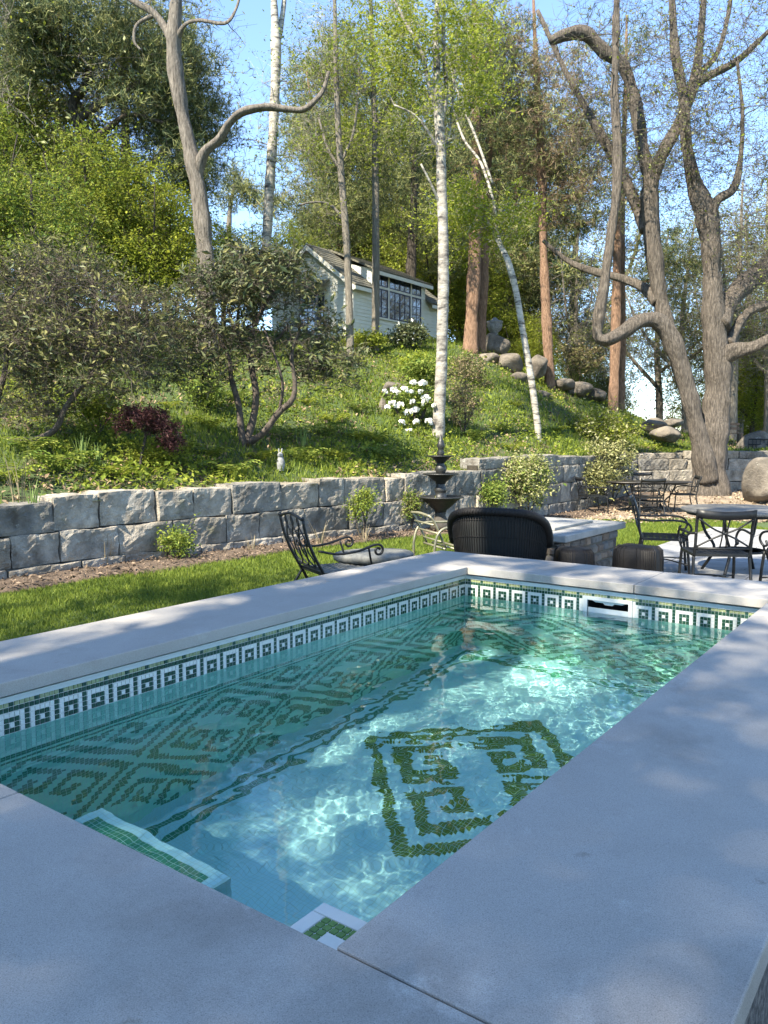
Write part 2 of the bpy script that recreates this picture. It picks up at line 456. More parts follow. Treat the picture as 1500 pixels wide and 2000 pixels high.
# skimmer in the far wall
zt, zb = ZT - TS * 0.9, ZT - TS * 13
sk = MB(); xw = iw1
f = 0.024
for (b0, b1, za, zb_) in ((SK0, SK1, zt - f, zt), (SK0, SK0 + f, zb + f, zt - f), (SK1 - f, SK1, zb + f, zt - f), (SK0, SK1, zb, zb + f)):
    sk.bounds(xw - 0.012, xw + 0.002, b0, b1, zb_ if zb_ < za else za, max(za, zb_))
sko = sk.build('skimmer', M_PLASTIC, pool)
q = MB(); y0q, y1q = SK0 + f + .012, SK1 - f - .012
q.add([(xw + .012, y0q, zt - f - .001), (xw + .012, y1q, zt - f - .001), (xw + .012, y1q - .035, zt - f - .016), (xw + .012, y1q - .085, zt - f - .016), (xw + .012, y1q - .1, zt - f - .028), (xw + .012, y0q + .1, zt - f - .028), (xw + .012, y0q + .085, zt - f - .016), (xw + .012, y0q + .035, zt - f - .016)], [tuple(range(8))])
q.add([(x_ + .006, y_, z_) for x_, y_, z_ in q.v[:8]], [tuple(range(7, -1, -1))]); q.build('weir_flap', M_PLASTIC, sko)
q = MB(); q.bounds(xw + .0145, xw + .2, SK0 + f - .003, SK0 + f + .001, zb + f, zt - f); q.bounds(xw + .0145, xw + .2, SK1 - f - .001, SK1 - f + .003, zb + f, zt - f); q.bounds(xw + .2, xw + .204, SK0 + f, SK1 - f, zb + f, zt - f); q.build('throat', M_BLACK, sko)
q = MB(); q.bounds(xw + .004, xw + .010, SK0 + f + .002, SK1 - f - .002, zb + f + .002, ZW + .030); q.build('weir_door', M_TRIM, sko)

# ---- water: a real rippled sheet
mw = bpy.data.materials.new('water'); mw.use_nodes = True
nt = mw.node_tree; nt.nodes.clear()
wo = nt.nodes.new('ShaderNodeOutputMaterial'); gl = nt.nodes.new('ShaderNodeBsdfGlass')
gl.inputs['IOR'].default_value = 1.333; gl.inputs['Roughness'].default_value = 0.0; gl.inputs['Color'].default_value = (0.94, 0.995, 0.985, 1)
nt.links.new(gl.outputs[0], wo.inputs[0])
nx, ny = 560, 296
xs = np.linspace(iw0 + .0005, iw1 - .0045, nx); ys = np.linspace(jw0 + .0005, jw1 - .0045, ny)
gx, gy = np.meshgrid(xs, ys, indexing='ij')
h = np.zeros_like(gx)
wr = np.random.default_rng(3)
for k in range(64):
    lam = 0.03 * (10 ** wr.uniform(0, .85)); th = wr.uniform(0, 2 * math.pi); ph = wr.uniform(0, 6.28)
    amp = 0.000105 * (lam / 0.1) ** 1.25
    kx, ky = math.cos(th) * 2 * math.pi / lam, math.sin(th) * 2 * math.pi / lam
    wx = 0.05 * np.sin(gx * 2.1 + gy * 1.3 + k); wy = 0.05 * np.cos(gx * 1.7 - gy * 2.3 + 2 * k)
    env = 0.6 + 0.5 * np.sin(gx * wr.uniform(.8, 3.6) + gy * wr.uniform(-3.5, 3.5) + wr.uniform(0, 6))
    h += amp * env * np.sin(kx * (gx + wx) + ky * (gy + wy) + ph)
calm = 0.30 + 0.70 / (1 + np.exp((gy - 1.45 - 0.25 * np.sin(gx * 1.6)) / 0.16))       # quieter along the long tiled wall
calm *= 0.40 + 0.60 / (1 + np.exp(-(gx - 0.9) / 0.2))
h *= calm
V = np.stack([gx, gy, ZW + h], -1).reshape(-1, 3)
idx = np.arange(nx * ny).reshape(nx, ny)
F = np.stack([idx[:-1, :-1], idx[1:, :-1], idx[1:, 1:], idx[:-1, 1:]], -1).reshape(-1, 4)
water = link('water', np_mesh('water', V, F, [mw], smooth=True))
water.location = (PC[0], PC[1], 0); water.rotation_euler = (0, 0, RZ)
setp(water, 'clear rippling turquoise water in the plunge pool', None, None, 'structure')
WATER_CAUSTICS = True
if WATER_CAUSTICS:
    water.cycles.is_caustics_caster = True
    for ob in pool.children_recursive:
        if ob.name.startswith(('underwater', 'corner_step', 'floor_mosaic', 'bench', 'grout')): ob.cycles.is_caustics_receiver = True
# ------------------------------------------------------------------ ground, hillside, walls
WALL = np.array([(-12.5, -3.0), (-9.5, 0.5), (-7.0, 4.2), (-4.75, 7.3), (-3.35, 9.2), (-0.6, 12.35), (1.9, 15.0),
                 (4.3, 18.1), (6.9, 21.3), (8.6, 22.3), (12.5, 22.9), (20.0, 23.6), (60.0, 25.0)])
WTOP = np.array([.80, .80, .80, .82, .84, .90, .94, 1.16, 1.20, 1.20, 1.20, 1.2, 1.2])

def wall_sd(x, y):
    """signed distance behind (+) the wall line and the wall-top height nearest to it"""
    x = np.asarray(x, float); y = np.asarray(y, float)
    best = np.full(x.shape, 1e9); sd = np.zeros(x.shape); tp = np.zeros(x.shape)
    for i in range(len(WALL) - 1):
        a, b = WALL[i], WALL[i + 1]; d = b - a; L2 = d @ d
        t = np.clip(((x - a[0]) * d[0] + (y - a[1]) * d[1]) / L2, 0, 1)
        px, py = a[0] + t * d[0], a[1] + t * d[1]
        q = np.hypot(x - px, y - py); s = d[0] * (y - a[1]) - d[1] * (x - a[0])
        k = q < best - 1e-9
        best = np.where(k, q, best); sd = np.where(k, np.where(s > 0, q, -q), sd)
        tp = np.where(k, WTOP[i] + t * (WTOP[i + 1] - WTOP[i]), tp)
    return sd, tp

def front_z(x, y):
    x = np.asarray(x, float); y = np.asarray(y, float)
    s = lambda a, b, t: np.clip((t - a) / (b - a), 0, 1) ** 2 * (3 - 2 * np.clip((t - a) / (b - a), 0, 1))
    return -0.15 * s(10, 17.5, y) + 0.25 * s(18.3, 21.2, y) + 0.0 * x

# hill control points: photo position and distance
HC = []
for (u, v, y) in [(0, 850, 11.5), (150, 900, 11.0), (280, 925, 11.2), (470, 868, 13.6), (640, 860, 15.5), (857, 852, 17.0), (1052, 852, 20.0),
                  (0, 740, 16.0), (330, 700, 19.0), (330, 668, 23.0), (560, 715, 20.5), (640, 672, 25.0), (860, 672, 26.0), (750, 690, 24.0),
                  (930, 690, 25.5), (1075, 758, 26.0), (1200, 800, 26.5), (1330, 850, 27.0), (960, 770, 21.5), (1150, 850, 22.5), (-250, 640, 22.0),
                  (-500, 700, 16), (0, 600, 24), (1250, 868, 25.0), (1480, 872, 26.0)]:
    p = P(u, v, y); HC.append(p)
for (x, y, z) in [(-14, 30, 6.4), (-6, 33, 5.9), (0, 34, 5.3), (5, 33, 3.9), (9, 31, 2.0), (14, 28, 1.3), (-20, 14, 5), (-26, 26, 7), (-14, 6, 2.6), (20, 27, 1.2),
                  (0, 46, 4.6), (-16, 46, 6.0), (10, 40, 0.2), (18, 36, -0.8), (26, 30, 0.8), (12, 50, -1.5), (30, 45, -3.0), (-30, 46, 6), (-30, 10, 6), (34, 30, 0.6), (0, 60, 2.2), (-20, 60, 4), (20, 60, -4)]:
    HC.append(np.array([x, y, z]))
for i in range(len(WALL) - 1):
    for t in (0.0, 0.33, 0.66):
        p = WALL[i] + t * (WALL[i + 1] - WALL[i]); d = WALL[i + 1] - WALL[i]; n = np.array([-d[1], d[0]]) / np.hypot(*d)
        q = p + n * 0.5; HC.append(np.array([q[0], q[1], WTOP[i] + t * (WTOP[i + 1] - WTOP[i]) - 0.02]))
HC = np.array(HC)
def _tps(r2): return 0.5 * r2 * np.log(r2 + 1e-9)
_n = len(HC); _d2 = ((HC[:, None, :2] - HC[None, :, :2]) ** 2).sum(-1)
_A = np.zeros((_n + 3, _n + 3)); _A[:_n, :_n] = _tps(_d2) + np.eye(_n) * 0.05
_A[:_n, _n] = 1; _A[:_n, _n + 1:] = HC[:, :2]; _A[_n, :_n] = 1; _A[_n + 1:, :_n] = HC[:, :2].T
_w = np.linalg.solve(_A, np.concatenate([HC[:, 2], np.zeros(3)]))
def hill_z(x, y):
    x = np.atleast_1d(np.asarray(x, float)); y = np.atleast_1d(np.asarray(y, float)); sh = x.shape
    X_, Y_ = x.ravel(), y.ravel(); out = np.empty(X_.size)
    for a in range(0, X_.size, 20000):
        xx, yy = X_[a:a + 20000], Y_[a:a + 20000]
        d2 = (xx[:, None] - HC[None, :, 0]) ** 2 + (yy[:, None] - HC[None, :, 1]) ** 2
        out[a:a + 20000] = _tps(d2) @ _w[:_n] + _w[_n] + _w[_n + 1] * xx + _w[_n + 2] * yy
    sd, tp = wall_sd(X_, Y_)
    k = np.clip((sd - 0.15) / 0.6, 0, 1)
    out = (tp - 0.03) * (1 - k) + out * k
    out += (0.05 * np.sin(X_ * 1.7 + 0.6 * Y_) * np.sin(Y_ * 1.3 - .4 * X_)) * np.clip((sd - .6) / 2, 0, 1)
    return out.reshape(sh)
def ground_z(x, y):
    sd, _ = wall_sd(np.array([x]), np.array([y]))
    return float(hill_z(x, y)[0]) if sd[0] > 0.1 else float(front_z(x, y))

M_SOIL_GRASS = mk('lawn_ground', (0.035, 0.06, 0.016), (0.075, 0.11, 0.03), scale=3.0, rough=0.95, bump=0.5, bscale=90)
M_HILL = mk('hillside_ground', (0.035, 0.05, 0.016), (0.10, 0.085, 0.045), scale=1.1, rough=0.95, bump=0.8, bscale=25, c3=(0.05, 0.08, 0.02), detail=10, bdist=.05)
M_MULCH = mk('mulch', (0.045, 0.032, 0.022), (0.16, 0.115, 0.08), scale=14, rough=0.95, bump=1.0, bscale=60, detail=10)
M_DIRT = mk('packed_dirt', (0.13, 0.10, 0.07), (0.27, 0.215, 0.155), scale=2.2, rough=0.95, bump=0.4, bscale=50, detail=10)
M_GRAVEL = mk('gravel_base', (0.10, 0.10, 0.10), (0.2, 0.19, 0.18), scale=30, rough=0.95, bump=0.6, bscale=60)

def sheet(name, x0, x1, y0, y1, st, zf, keep, mat_):
    xs = np.arange(x0, x1 + st, st); ys = np.arange(y0, y1 + st, st)
    gx, gy = np.meshgrid(xs, ys, indexing='ij'); z = zf(gx, gy)
    V = np.stack([gx, gy, z], -1).reshape(-1, 3); idx = np.arange(gx.size).reshape(gx.shape)
    F = np.stack([idx[:-1, :-1], idx[1:, :-1], idx[1:, 1:], idx[:-1, 1:]], -1).reshape(-1, 4)
    c = V[F].mean(1); F = F[keep(c[:, 0], c[:, 1])]
    used = np.unique(F); re = np.full(len(V), -1); re[used] = np.arange(len(used))
    return link(name, np_mesh(name, V[used], re[F], [mat_], smooth=True))
def in_pool(x, y, m=0.0):
    a = (x - PC[0]) * D1[0] + (y - PC[1]) * D1[1]; b = (x - PC[0]) * D2[0] + (y - PC[1]) * D2[1]
    return (a > -CW + m) & (a < LA + CW - m) & (b > -CW + m) & (b < LB + CW - m)
setp(sheet('lawn', -14, 24, -12, 26, 0.2, front_z, lambda x, y: (wall_sd(x, y)[0] < 0.28) & ~in_pool(x, y, 0.17), M_SOIL_GRASS), kind='structure')
setp(sheet('hillside', -36, 36, -4, 60, 0.33, hill_z, lambda x, y: wall_sd(x, y)[0] > 0.2, M_HILL), kind='structure')
# far land reaching to the horizon
far = MB(); R0, R1 = 30, 2500
M_FAR = mk('far_land', (0.05, 0.09, 0.03), (0.10, 0.12, 0.05), scale=0.02, rough=1.0)
far.add([(-R1, -R1, -7), (R1, -R1, -7), (R1, R1, -7), (-R1, R1, -7)], [(0, 1, 2, 3)])
setp(far.build('terrain', M_FAR), kind='structure')
# ground under and behind the viewer, right of the lawn sheet
nearg = MB(); nearg.add([(-60, -60, -0.35), (60, -60, -0.35), (60, 12, -0.35), (-60, 12, -0.35)], [])

def strip_along(name, off0, off1, z_add, mat_, wig=0.12):
    pts = []; st = 0.18
    for i in range(1, 8):
        a, b = WALL[i], WALL[i + 1]; d = b - a; L_ = np.hypot(*d); n = np.array([d[1], -d[0]]) / L_
        for t in np.arange(0, 1, st / L_): pts.append((a + d * t, n))
    V = []; F = []; K = 7
    for k, (p, n) in enumerate(pts):
        w = off1 + wig * math.sin(k * .22) + .06 * math.sin(k * .61 + 1)
        for j in range(K):
            q = p + n * (off0 + (w - off0) * j / (K - 1))
            hump = 0.05 * math.sin(math.pi * j / (K - 1)) + 0.015 * math.sin(k * 1.7 + j * 2.1)
            V.append((q[0], q[1], float(front_z(q[0], q[1])) + z_add + hump * (1 if j < K - 1 else 0) - (0.03 if j == K - 1 else 0)))
    for k in range(len(pts) - 1):
        for j in range(K - 1): F.append((k * K + j, k * K + j + 1, (k + 1) * K + j + 1, (k + 1) * K + j))
    return link(name, np_mesh(name, V, F, [mat_], smooth=True))
setp(strip_along('mulch_bed', -0.1, 0.66, 0.015, M_MULCH), kind='structure')
setp(sheet('dirt_terrace', 2.6, 15, 15.4, 23.4, 0.2, lambda x, y: front_z(x, y) + 0.012,
           lambda x, y: (wall_sd(x, y)[0] < 0.25) & (y > 16.6 + 0.35 * np.sin(x * 1.3) + 0.2 * np.sin(x * 3.1) - 0.06 * (x - 4)), M_DIRT), kind='structure')
setp(sheet('gravel_bed', -1.0, 6.0, -1.2, 5.6, 0.1, lambda x, y: front_z(x, y) + 0.01 + 0 * x,
           lambda x, y: (((x - PC[0]) * D2[0] + (y - PC[1]) * D2[1]) < -CW + .1) & (((x - PC[0]) * D2[0] + (y - PC[1]) * D2[1]) > -1.9), M_GRAVEL), kind='structure')

# ---- stones
M_GRAN = mk('granite', tone=.16, spots=[((0.40, 0.40, 0.35), 6.5, .62, .74), ((0.045, 0.04, 0.03), 3.0, .55, .75), ((0.14, 0.145, 0.07), 2.1, .60, .75)], c1=(0.11, 0.096, 0.076), c2=(0.42, 0.38, 0.315), scale=4, rough=0.9, bump=1.0, bscale=34, c3=(0.27, 0.242, 0.20), detail=12, bdist=.03)
M_GRAN2 = mk('granite_warm', tone=.16, spots=[((0.40, 0.40, 0.35), 6.5, .62, .74), ((0.045, 0.04, 0.03), 3.0, .55, .75), ((0.14, 0.145, 0.07), 2.1, .60, .75)], c1=(0.12, 0.105, 0.08), c2=(0.40, 0.35, 0.28), scale=4, rough=0.9, bump=1.0, bscale=34, c3=(0.25, 0.22, 0.175), detail=12, bdist=.03)
M_GRAN3 = mk('granite_dark', tone=.16, spots=[((0.40, 0.40, 0.35), 6.5, .62, .74), ((0.045, 0.04, 0.03), 3.0, .55, .75), ((0.14, 0.145, 0.07), 2.1, .60, .75)], c1=(0.08, 0.07, 0.056), c2=(0.29, 0.26, 0.215), scale=4, rough=0.9, bump=1.0, bscale=34, c3=(0.175, 0.165, 0.145), detail=12, bdist=.03)
M_BOULDER = mk('boulder_stone', (0.05, 0.043, 0.035), (0.22, 0.19, 0.15), tone=.15, spots=[((0.36, 0.35, 0.30), 4.0, .62, .72), ((0.05, 0.045, 0.035), 1.5, .55, .75)], scale=2.4, rough=0.92, bump=1.0, bscale=14, c3=(0.125, 0.108, 0.088), detail=14, bdist=.04)

def rough_block(L_, H_, T_, seed, m, nu=5, nv=4, amp=0.028, rnd=.008):
    """a split-faced block: local x along, y = -T/2 front .. T/2, z up; front and top are uneven, arrises worn"""
    r = np.random.default_rng(seed)
    nu = max(9, int(nu * 2.4)); nv = max(5, nv + 5)
    ph = r.uniform(0, 6.28, 12); fr_ = r.uniform(.7, 1.3, 12); sx_, sz_ = r.normal(0, .05), r.normal(0, .05)
    facet = [(r.uniform(-L_ / 2, L_ / 2), r.uniform(0, H_), r.normal(0, .16), r.normal(0, .20), r.uniform(0, .012)) for _ in range(7)]
    def off(x, z):
        q = .010 * math.sin(7 * fr_[0] * x + ph[0]) * math.sin(9 * fr_[1] * z + ph[1]) + .006 * math.sin(19 * fr_[2] * x + 6 * z + ph[2]) * math.sin(17 * fr_[3] * z + ph[3]) + .0035 * math.sin(43 * fr_[4] * x + ph[4]) * math.sin(37 * fr_[5] * z + ph[5])
        pl = max(a * (x - cx_) + b * (z - cz_) + c for cx_, cz_, a, b, c in facet)
        d = min(x + L_ / 2, L_ / 2 - x, z, H_ - z); wear = rnd * max(0, 1 - d / .03) ** 2
        return (q * 1.1 - min(pl, .03)) * (amp / .028) + wear + r.normal(0, .0026)
    V = []; xs = np.linspace(-L_ / 2, L_ / 2, nu + 1); zs = np.linspace(0, H_, nv + 1)
    for z in zs:
        for x in xs: V.append((x + .004 * math.sin(30 * z + ph[6]) * (abs(x) > L_ * .49), -T_ / 2 + off(x, z), z + (.008 * math.sin(9 * x + ph[7]) - .006 if z == zs[-1] else 0)))
    n0 = len(V)
    for j, yy in enumerate((-T_ * .42, -T_ * .15, T_ * .2, T_ / 2)):
        for x in xs: V.append((x, yy, H_ + .008 * math.sin(9 * x + ph[7]) - .003 + r.normal(0, .004)))
    n1 = len(V)
    for x in xs: V.append((x, T_ / 2, 0))
    F = []
    for j in range(nv):
        for i in range(nu):
            a = j * (nu + 1) + i; F.append((a, a + 1, a + nu + 2, a + nu + 1))
    prev = nv * (nu + 1)
    for j in range(4):
        cur_ = n0 + j * (nu + 1)
        for i in range(nu): F.append((prev + i, prev + i + 1, cur_ + i + 1, cur_ + i))
        prev = cur_
    for i in range(nu): F.append((prev + i, prev + i + 1, n1 + i + 1, n1 + i))
    ns = len(F)
    for side in (0, nu):
        loop = [j * (nu + 1) + side for j in range(nv + 1)] + [n0 + j * (nu + 1) + side for j in range(4)] + [n1 + side]
        F.append(tuple(loop if side else loop[::-1]))
    me = bpy.data.meshes.new('stone'); me.from_pydata(V, [], F); me.materials.append(m)
    me.polygons.foreach_set('use_smooth', [False for k in range(len(F))]); me.update(); return me

def wall_thing(label, i0, i1, courses, lens, tops, seed, thick=0.42, mats=(M_GRAN, M_GRAN, M_GRAN2, M_GRAN3)):
    """a dry stone wall along WALL[i0..i1]; courses = heights from the base up"""
    pts = WALL[i0:i1 + 1]
    root = empty('retaining_wall', (pts[0][0], pts[0][1], 0), 0, label, 'wall'); root['kind'] = 'thing'
    seg = np.hypot(*np.diff(pts, axis=0).T); cum = np.concatenate([[0], np.cumsum(seg)])
    r = random.Random(seed); tot = cum[-1]
    def at(s):
        k = min(len(seg) - 1, int(np.searchsorted(cum, s, 'right') - 1)); k = max(k, 0); t = (s - cum[k]) / seg[k]
        return pts[k] + t * (pts[k + 1] - pts[k]), pts[k + 1] - pts[k]
    core = MB()
    k = 0
    nC = len(courses)
    for ci in range(nC):
        s = -r.uniform(0, .4) if ci % 2 else 0.0
        while s < tot - .08:
            L_ = r.uniform(*lens[min(ci, len(lens) - 1)]); s1 = min(s + L_, tot); s0 = max(s, 0)
            if s1 - s0 > .1:
                p, d = at((s0 + s1) / 2); a0, _ = at(s0 + .01); a1, _ = at(s1 - .01)
                L2 = np.hypot(*(a1 - a0)) + .006; ang = math.atan2(*(a1 - a0)[::-1])
                n = np.array([-math.sin(ang), math.cos(ang)])
                mid = (a0 + a1) / 2 + n * (thick / 2 + ci * .035 + r.uniform(-.02, .02))
                base = float(front_z(*p)) - .06; full = tops(((s0 + s1) / 2) / tot) - base
                hs = np.array(courses) / sum(courses) * full; zb = base + hs[:ci].sum(); hh = hs[ci]
                if ci == nC - 1: hh += r.uniform(-.035, .045)
                me = rough_block(L2 - .010, hh - .006, thick, seed * 1000 + k, r.choice(mats), nu=max(4, int(L2 / .11)), nv=5 if hh > .2 else 3)
                ob = link('stone', me, root); ob.location = (mid[0] - pts[0][0], mid[1] - pts[0][1], zb); ob.rotation_euler = (r.uniform(-.015, .015), r.uniform(-.012, .012), ang)
                k += 1
            s += L_
    # dark fill behind the joints
    for i in range(len(pts) - 1):
        a, b = pts[i], pts[i + 1]; d = b - a; ang = math.atan2(d[1], d[0]); n = np.array([-d[1], d[0]]) / np.hypot(*d)
        m_ = (a + b) / 2 + n * (thick * .62); h_ = tops(cum[i] / tot) - .12
        core.box((m_[0] - pts[0][0], m_[1] - pts[0][1], (h_ - .35) / 2 - .02), (np.hypot(*d) + .02, thick * .55, h_ + .35), ang)
    core.build('rubble_core', M_BLACK_SOIL, root)
    return root
M_BLACK_SOIL = mk('joint_soil', (0.02, 0.018, 0.014), (0.05, 0.042, 0.03), scale=20, rough=1.0)
wall_thing('long two-course granite block wall holding the slope beside the lawn', 2, 6, [.20, .35, .36], [(.45, .9), (.55, 1.0), (.45, .95)], lambda t: .80 + .14 * t, 11)
wall_thing('taller granite wall turning back behind the cream shrub', 6, 8, [.32, .40, .36, .20], [(.6, 1.2), (.5, 1.1), (.6, 1.2), (.8, 1.6)], lambda t: 1.18, 23, mats=(M_GRAN, M_GRAN3, M_GRAN3))
wall_thing('granite terrace wall with flat cap slabs behind the forked tree', 8, 11, [.36, .38, .34, .20], [(.7, 1.4), (.5, 1.2), (.6, 1.4), (1.0, 2.0)], lambda t: 1.20, 37, mats=(M_GRAN, M_GRAN2, M_GRAN3))

def boulder(c, r3, seed, label, m=M_BOULDER, rz=0.0, name='boulder', group=None, flat=.25):
    rr = np.random.default_rng(seed); n1, n2 = 22, 14
    ph = rr.uniform(0, 6.28, 12); V = []; F = []
    cuts = []
    for _ in range(15):
        d = rr.normal(size=3); d /= np.linalg.norm(d); cuts.append((d, rr.uniform(.55, .85)))
    for i in range(n2 + 1):
        th = math.pi * i / n2
        for j in range(n1):
            a = 2 * math.pi * j / n1
            d = np.array([math.sin(th) * math.cos(a), math.sin(th) * math.sin(a), math.cos(th)])
            k = 1 + .10 * math.sin(2 * d[0] + ph[0]) * math.sin(3 * d[1] + ph[1]) + .06 * math.sin(5 * d[2] + 4 * d[0] + ph[2]) + rr.normal(0, .022)
            for (cd, cv) in cuts:
                q = d @ cd
                if q * k > cv: k = cv / q
            p = d * k
            V.append(p * r3)
    for i in range(n2):
        for j in range(n1):
            a = i * n1 + j; b = i * n1 + (j + 1) % n1; F.append((a, a + n1, b + n1, b))
    me = np_mesh(name, V, F, [m], smooth=True)
    ob = link(name, me); ob.location = c; ob.rotation_euler = (0, 0, rz)
    md = ob.modifiers.new('sub', 'SUBSURF'); md.levels = 1; md.render_levels = 1
    return setp(ob, label, 'boulder', group)

# ---- paving
M_PAVE = [mk('paver_%d' % k, tuple(np.array((0.20, 0.20, 0.20)) * q), tuple(np.array((0.29, 0.285, 0.275)) * q), scale=3, rough=0.85, bump=0.3, bscale=70, detail=10, bdist=.006) for k, q in enumerate((.9, 1.0, 1.12))]
M_JOINT = mk('paving_joint', (0.10, 0.095, 0.08), (0.16, 0.15, 0.12), scale=30, rough=1)
patio = empty('patio', (PC[0], PC[1], 0), RZ); patio['kind'] = 'structure'
pm = MB(); pm.bounds(LA + CW + .0, 13.4, -6.2, 2.65, -.3, 0.012); pm.build('joint_bed', M_JOINT, patio)
r = random.Random(5); a = LA + CW + .03; paver_meshes = {}
while a < 13.3:
    w_ = r.choice((.45, .6, .6)); b = -6.2
    while b < 2.55:
        L_ = min(r.choice((.6, .75, .9, 1.05)), 2.63 - b)
        if L_ > .15:
            key = (w_, round(L_, 3), r.randrange(3))
            if key not in paver_meshes:
                q = MB(); q.bounds(-w_ / 2 + .005, w_ / 2 - .005, -L_ / 2 + .005, L_ / 2 - .005, -.02, .014); paver_meshes[key] = q.mesh('paver', M_PAVE[key[2]])
            ob = link('paver', paver_meshes[key], patio); ob.location = (a + w_ / 2, b + L_ / 2, .012 + r.uniform(0, .004))
        b += L_
    a += w_

# ---- cottage on the hill
M_SIDING = mk('siding', (0.60, 0.60, 0.52), (0.70, 0.69, 0.61), scale=3, rough=0.75)
M_TRIMW = mk('cream_trim', (0.62, 0.60, 0.52), (0.70, 0.68, 0.60), scale=6, rough=0.7)
M_ROOF = mk('shingle', (0.08, 0.072, 0.06), (0.19, 0.175, 0.145), scale=9, rough=0.95, bump=0.8, bscale=30, c3=(0.125, 0.12, 0.09))
M_FRAME = mk('navy_frame', (0.012, 0.016, 0.045), (0.02, 0.025, 0.06), scale=8, rough=0.4)
M_GLASS = mk('window_glass', (0.02, 0.03, 0.05), rough=0.04, spec=1.0)
M_GLASS.node_tree.nodes['Principled BSDF'].inputs['IOR'].default_value = 1.9
HX, HY = -1.0, 26.0; HZ0 = 4.15
house = empty('cottage', (HX, HY, HZ0), RZ, 'pale clapboard cottage with navy window bank up on the hill', 'house')
HL, HW, HE, HR = 5.25, 3.62, 6.63 - HZ0, 8.0 - HZ0          # length, width, eave, ridge
def boards(name, o, u, n, zs, ext, lap=0.115):
    """lapped clapboards: ext(z) gives the runs (s0, s1) of siding at height z"""
    V = []; F = []
    z = zs[0]
    while z < zs[1] - .01:
        z1 = min(z + lap, zs[1])
        for (s0, s1) in ext((z + z1) / 2):
            if s1 - s0 < .03: continue
            b = len(V); A0 = o + u * s0; A1 = o + u * s1
            for (q, dz, dn) in ((A0, z, .022), (A1, z, .022), (A1, z1 + .004, .004), (A0, z1 + .004, .004), (A0, z, 0.0), (A1, z, 0.0)):
                V.append(q + n * dn + Z * dz)
            F += [(b, b + 1, b + 2, b + 3), (b + 4, b + 5, b + 1, b)]
        z = z1
    return link(name, np_mesh(name, V, F, [M_SIDING]), house)
core = MB()
core.add([(0, 0, 0), (HL, 0, 0), (HL, HW, 0), (0, HW, 0), (0, 0, HE), (HL, 0, HE), (HL, HW, HE), (0, HW, HE), (0, HW / 2, HR), (HL, HW / 2, HR)],
         [(0, 1, 5, 4), (2, 3, 7, 6), (0, 4, 8, 7, 3), (1, 2, 6, 9, 5), (4, 5, 9, 8), (6, 7, 8, 9)])
DS0, DS1, DZ = 1.02, 4.20, 7.22 - HZ0
core.add([(DS0, -.002, HE - .3), (DS1, -.002, HE - .3), (DS1, -.002, DZ), (DS0, -.002, DZ), (DS0, HW / 2, DZ + .5), (DS1, HW / 2, DZ + .5), (DS0, HW / 2, HE), (DS1, HW / 2, HE)],
         [(0, 1, 2, 3), (3, 2, 5, 4), (0, 3, 4, 6), (1, 7, 5, 2)])
core.build('wall', M_SIDING, house)
WZ0, WZ1, TZ0, TZ1 = 5.68 - HZ0, 6.62 - HZ0, 6.70 - HZ0, 7.08 - HZ0
boards('siding', np.array([0, 0, 0.]), X, -Y, (0.05, DZ - .05), lambda z: ([(0, DS0), (DS1, HL)] if z < HE else []) + ([(DS0, DS1)] if z < WZ0 - .06 else ([(DS0, DS0 + .05), (3.98, DS1)] if z < DZ - .12 else [])))
boards('siding', np.array([0, 0, 0.]), Y, -X, (0.05, HR - .1), lambda z: [(0, HW)] if z < HE else [((z - HE) / (HR - HE) * HW / 2, HW - (z - HE) / (HR - HE) * HW / 2)])
tr = MB()
tr.bounds(-.03, .08, -.03, -.0245, .05, HE); tr.bounds(-.0305, -.0245, -.03, .08, .05, HE - .002); tr.bounds(HL - .08, HL + .03, -.03, -.0245, .05, HE)
tr.bounds(DS0, DS1, -.05, -.0245, DZ - .13, DZ - .03); tr.bounds(DS0 + .05, 3.98, -.075, -.0245, WZ0 - .07, WZ0 - .012)
for s_ in (DS0 + .05, 1.87, 3.22, 3.90): tr.bounds(s_, s_ + .075, -.045, -.0245, WZ0 - .011, DZ - .131)
tr.bounds(DS0 + .126, 1.869, -.044, -.0245, WZ1 + .005, TZ0 - .005); tr.bounds(1.946, 3.219, -.044, -.0245, WZ1 + .005, TZ0 - .005); tr.bounds(3.296, 3.899, -.044, -.0245, WZ1 + .005, TZ0 - .005)
tr.build('window_trim', M_TRIMW, house)
def window(s0, s1, za, zb, cols, rows):
    wroot = MB(); fw = .035
    wroot.bounds(s0, s1, -.040, -.010, za, za + fw); wroot.bounds(s0, s1, -.040, -.010, zb - fw, zb); wroot.bounds(s0, s0 + fw, -.040, -.010, za + fw, zb - fw); wroot.bounds(s1 - fw, s1, -.040, -.010, za + fw, zb - fw)
    wo_ = wroot.build('window', M_FRAME, house)
    iw, ih = (s1 - s0 - 2 * fw) / cols, (zb - za - 2 * fw) / rows
    for i in range(1, cols):
        q = MB(); th = .022 if (cols == 4 and i == 2) else .010; q.bounds(s0 + fw + i * iw - th, s0 + fw + i * iw + th, -.038, -.012, za + fw + .0005, zb - fw - .0005); q.build('muntin', M_FRAME, wo_)
    for j in range(1, rows):
        q = MB(); q.bounds(s0 + fw + .0005, s1 - fw - .0005, -.034, -.014, za + fw + j * ih - .008, za + fw + j * ih + .008); q.build('muntin', M_FRAME, wo_)
    for i in range(cols):
        for j in range(rows):
            q = MB(); x0, x1 = s0 + fw + i * iw, s0 + fw + (i + 1) * iw; z0_, z1_ = za + fw + j * ih, za + fw + (j + 1) * ih
            t_ = random.uniform(-.004, .004)
            q.add([(x0, -.024 + t_, z0_), (x1, -.024 - t_, z0_), (x1, -.024 + t_ * .5, z1_), (x0, -.024, z1_)], [(0, 1, 2, 3)]); q.build('pane', M_GLASS, wo_)
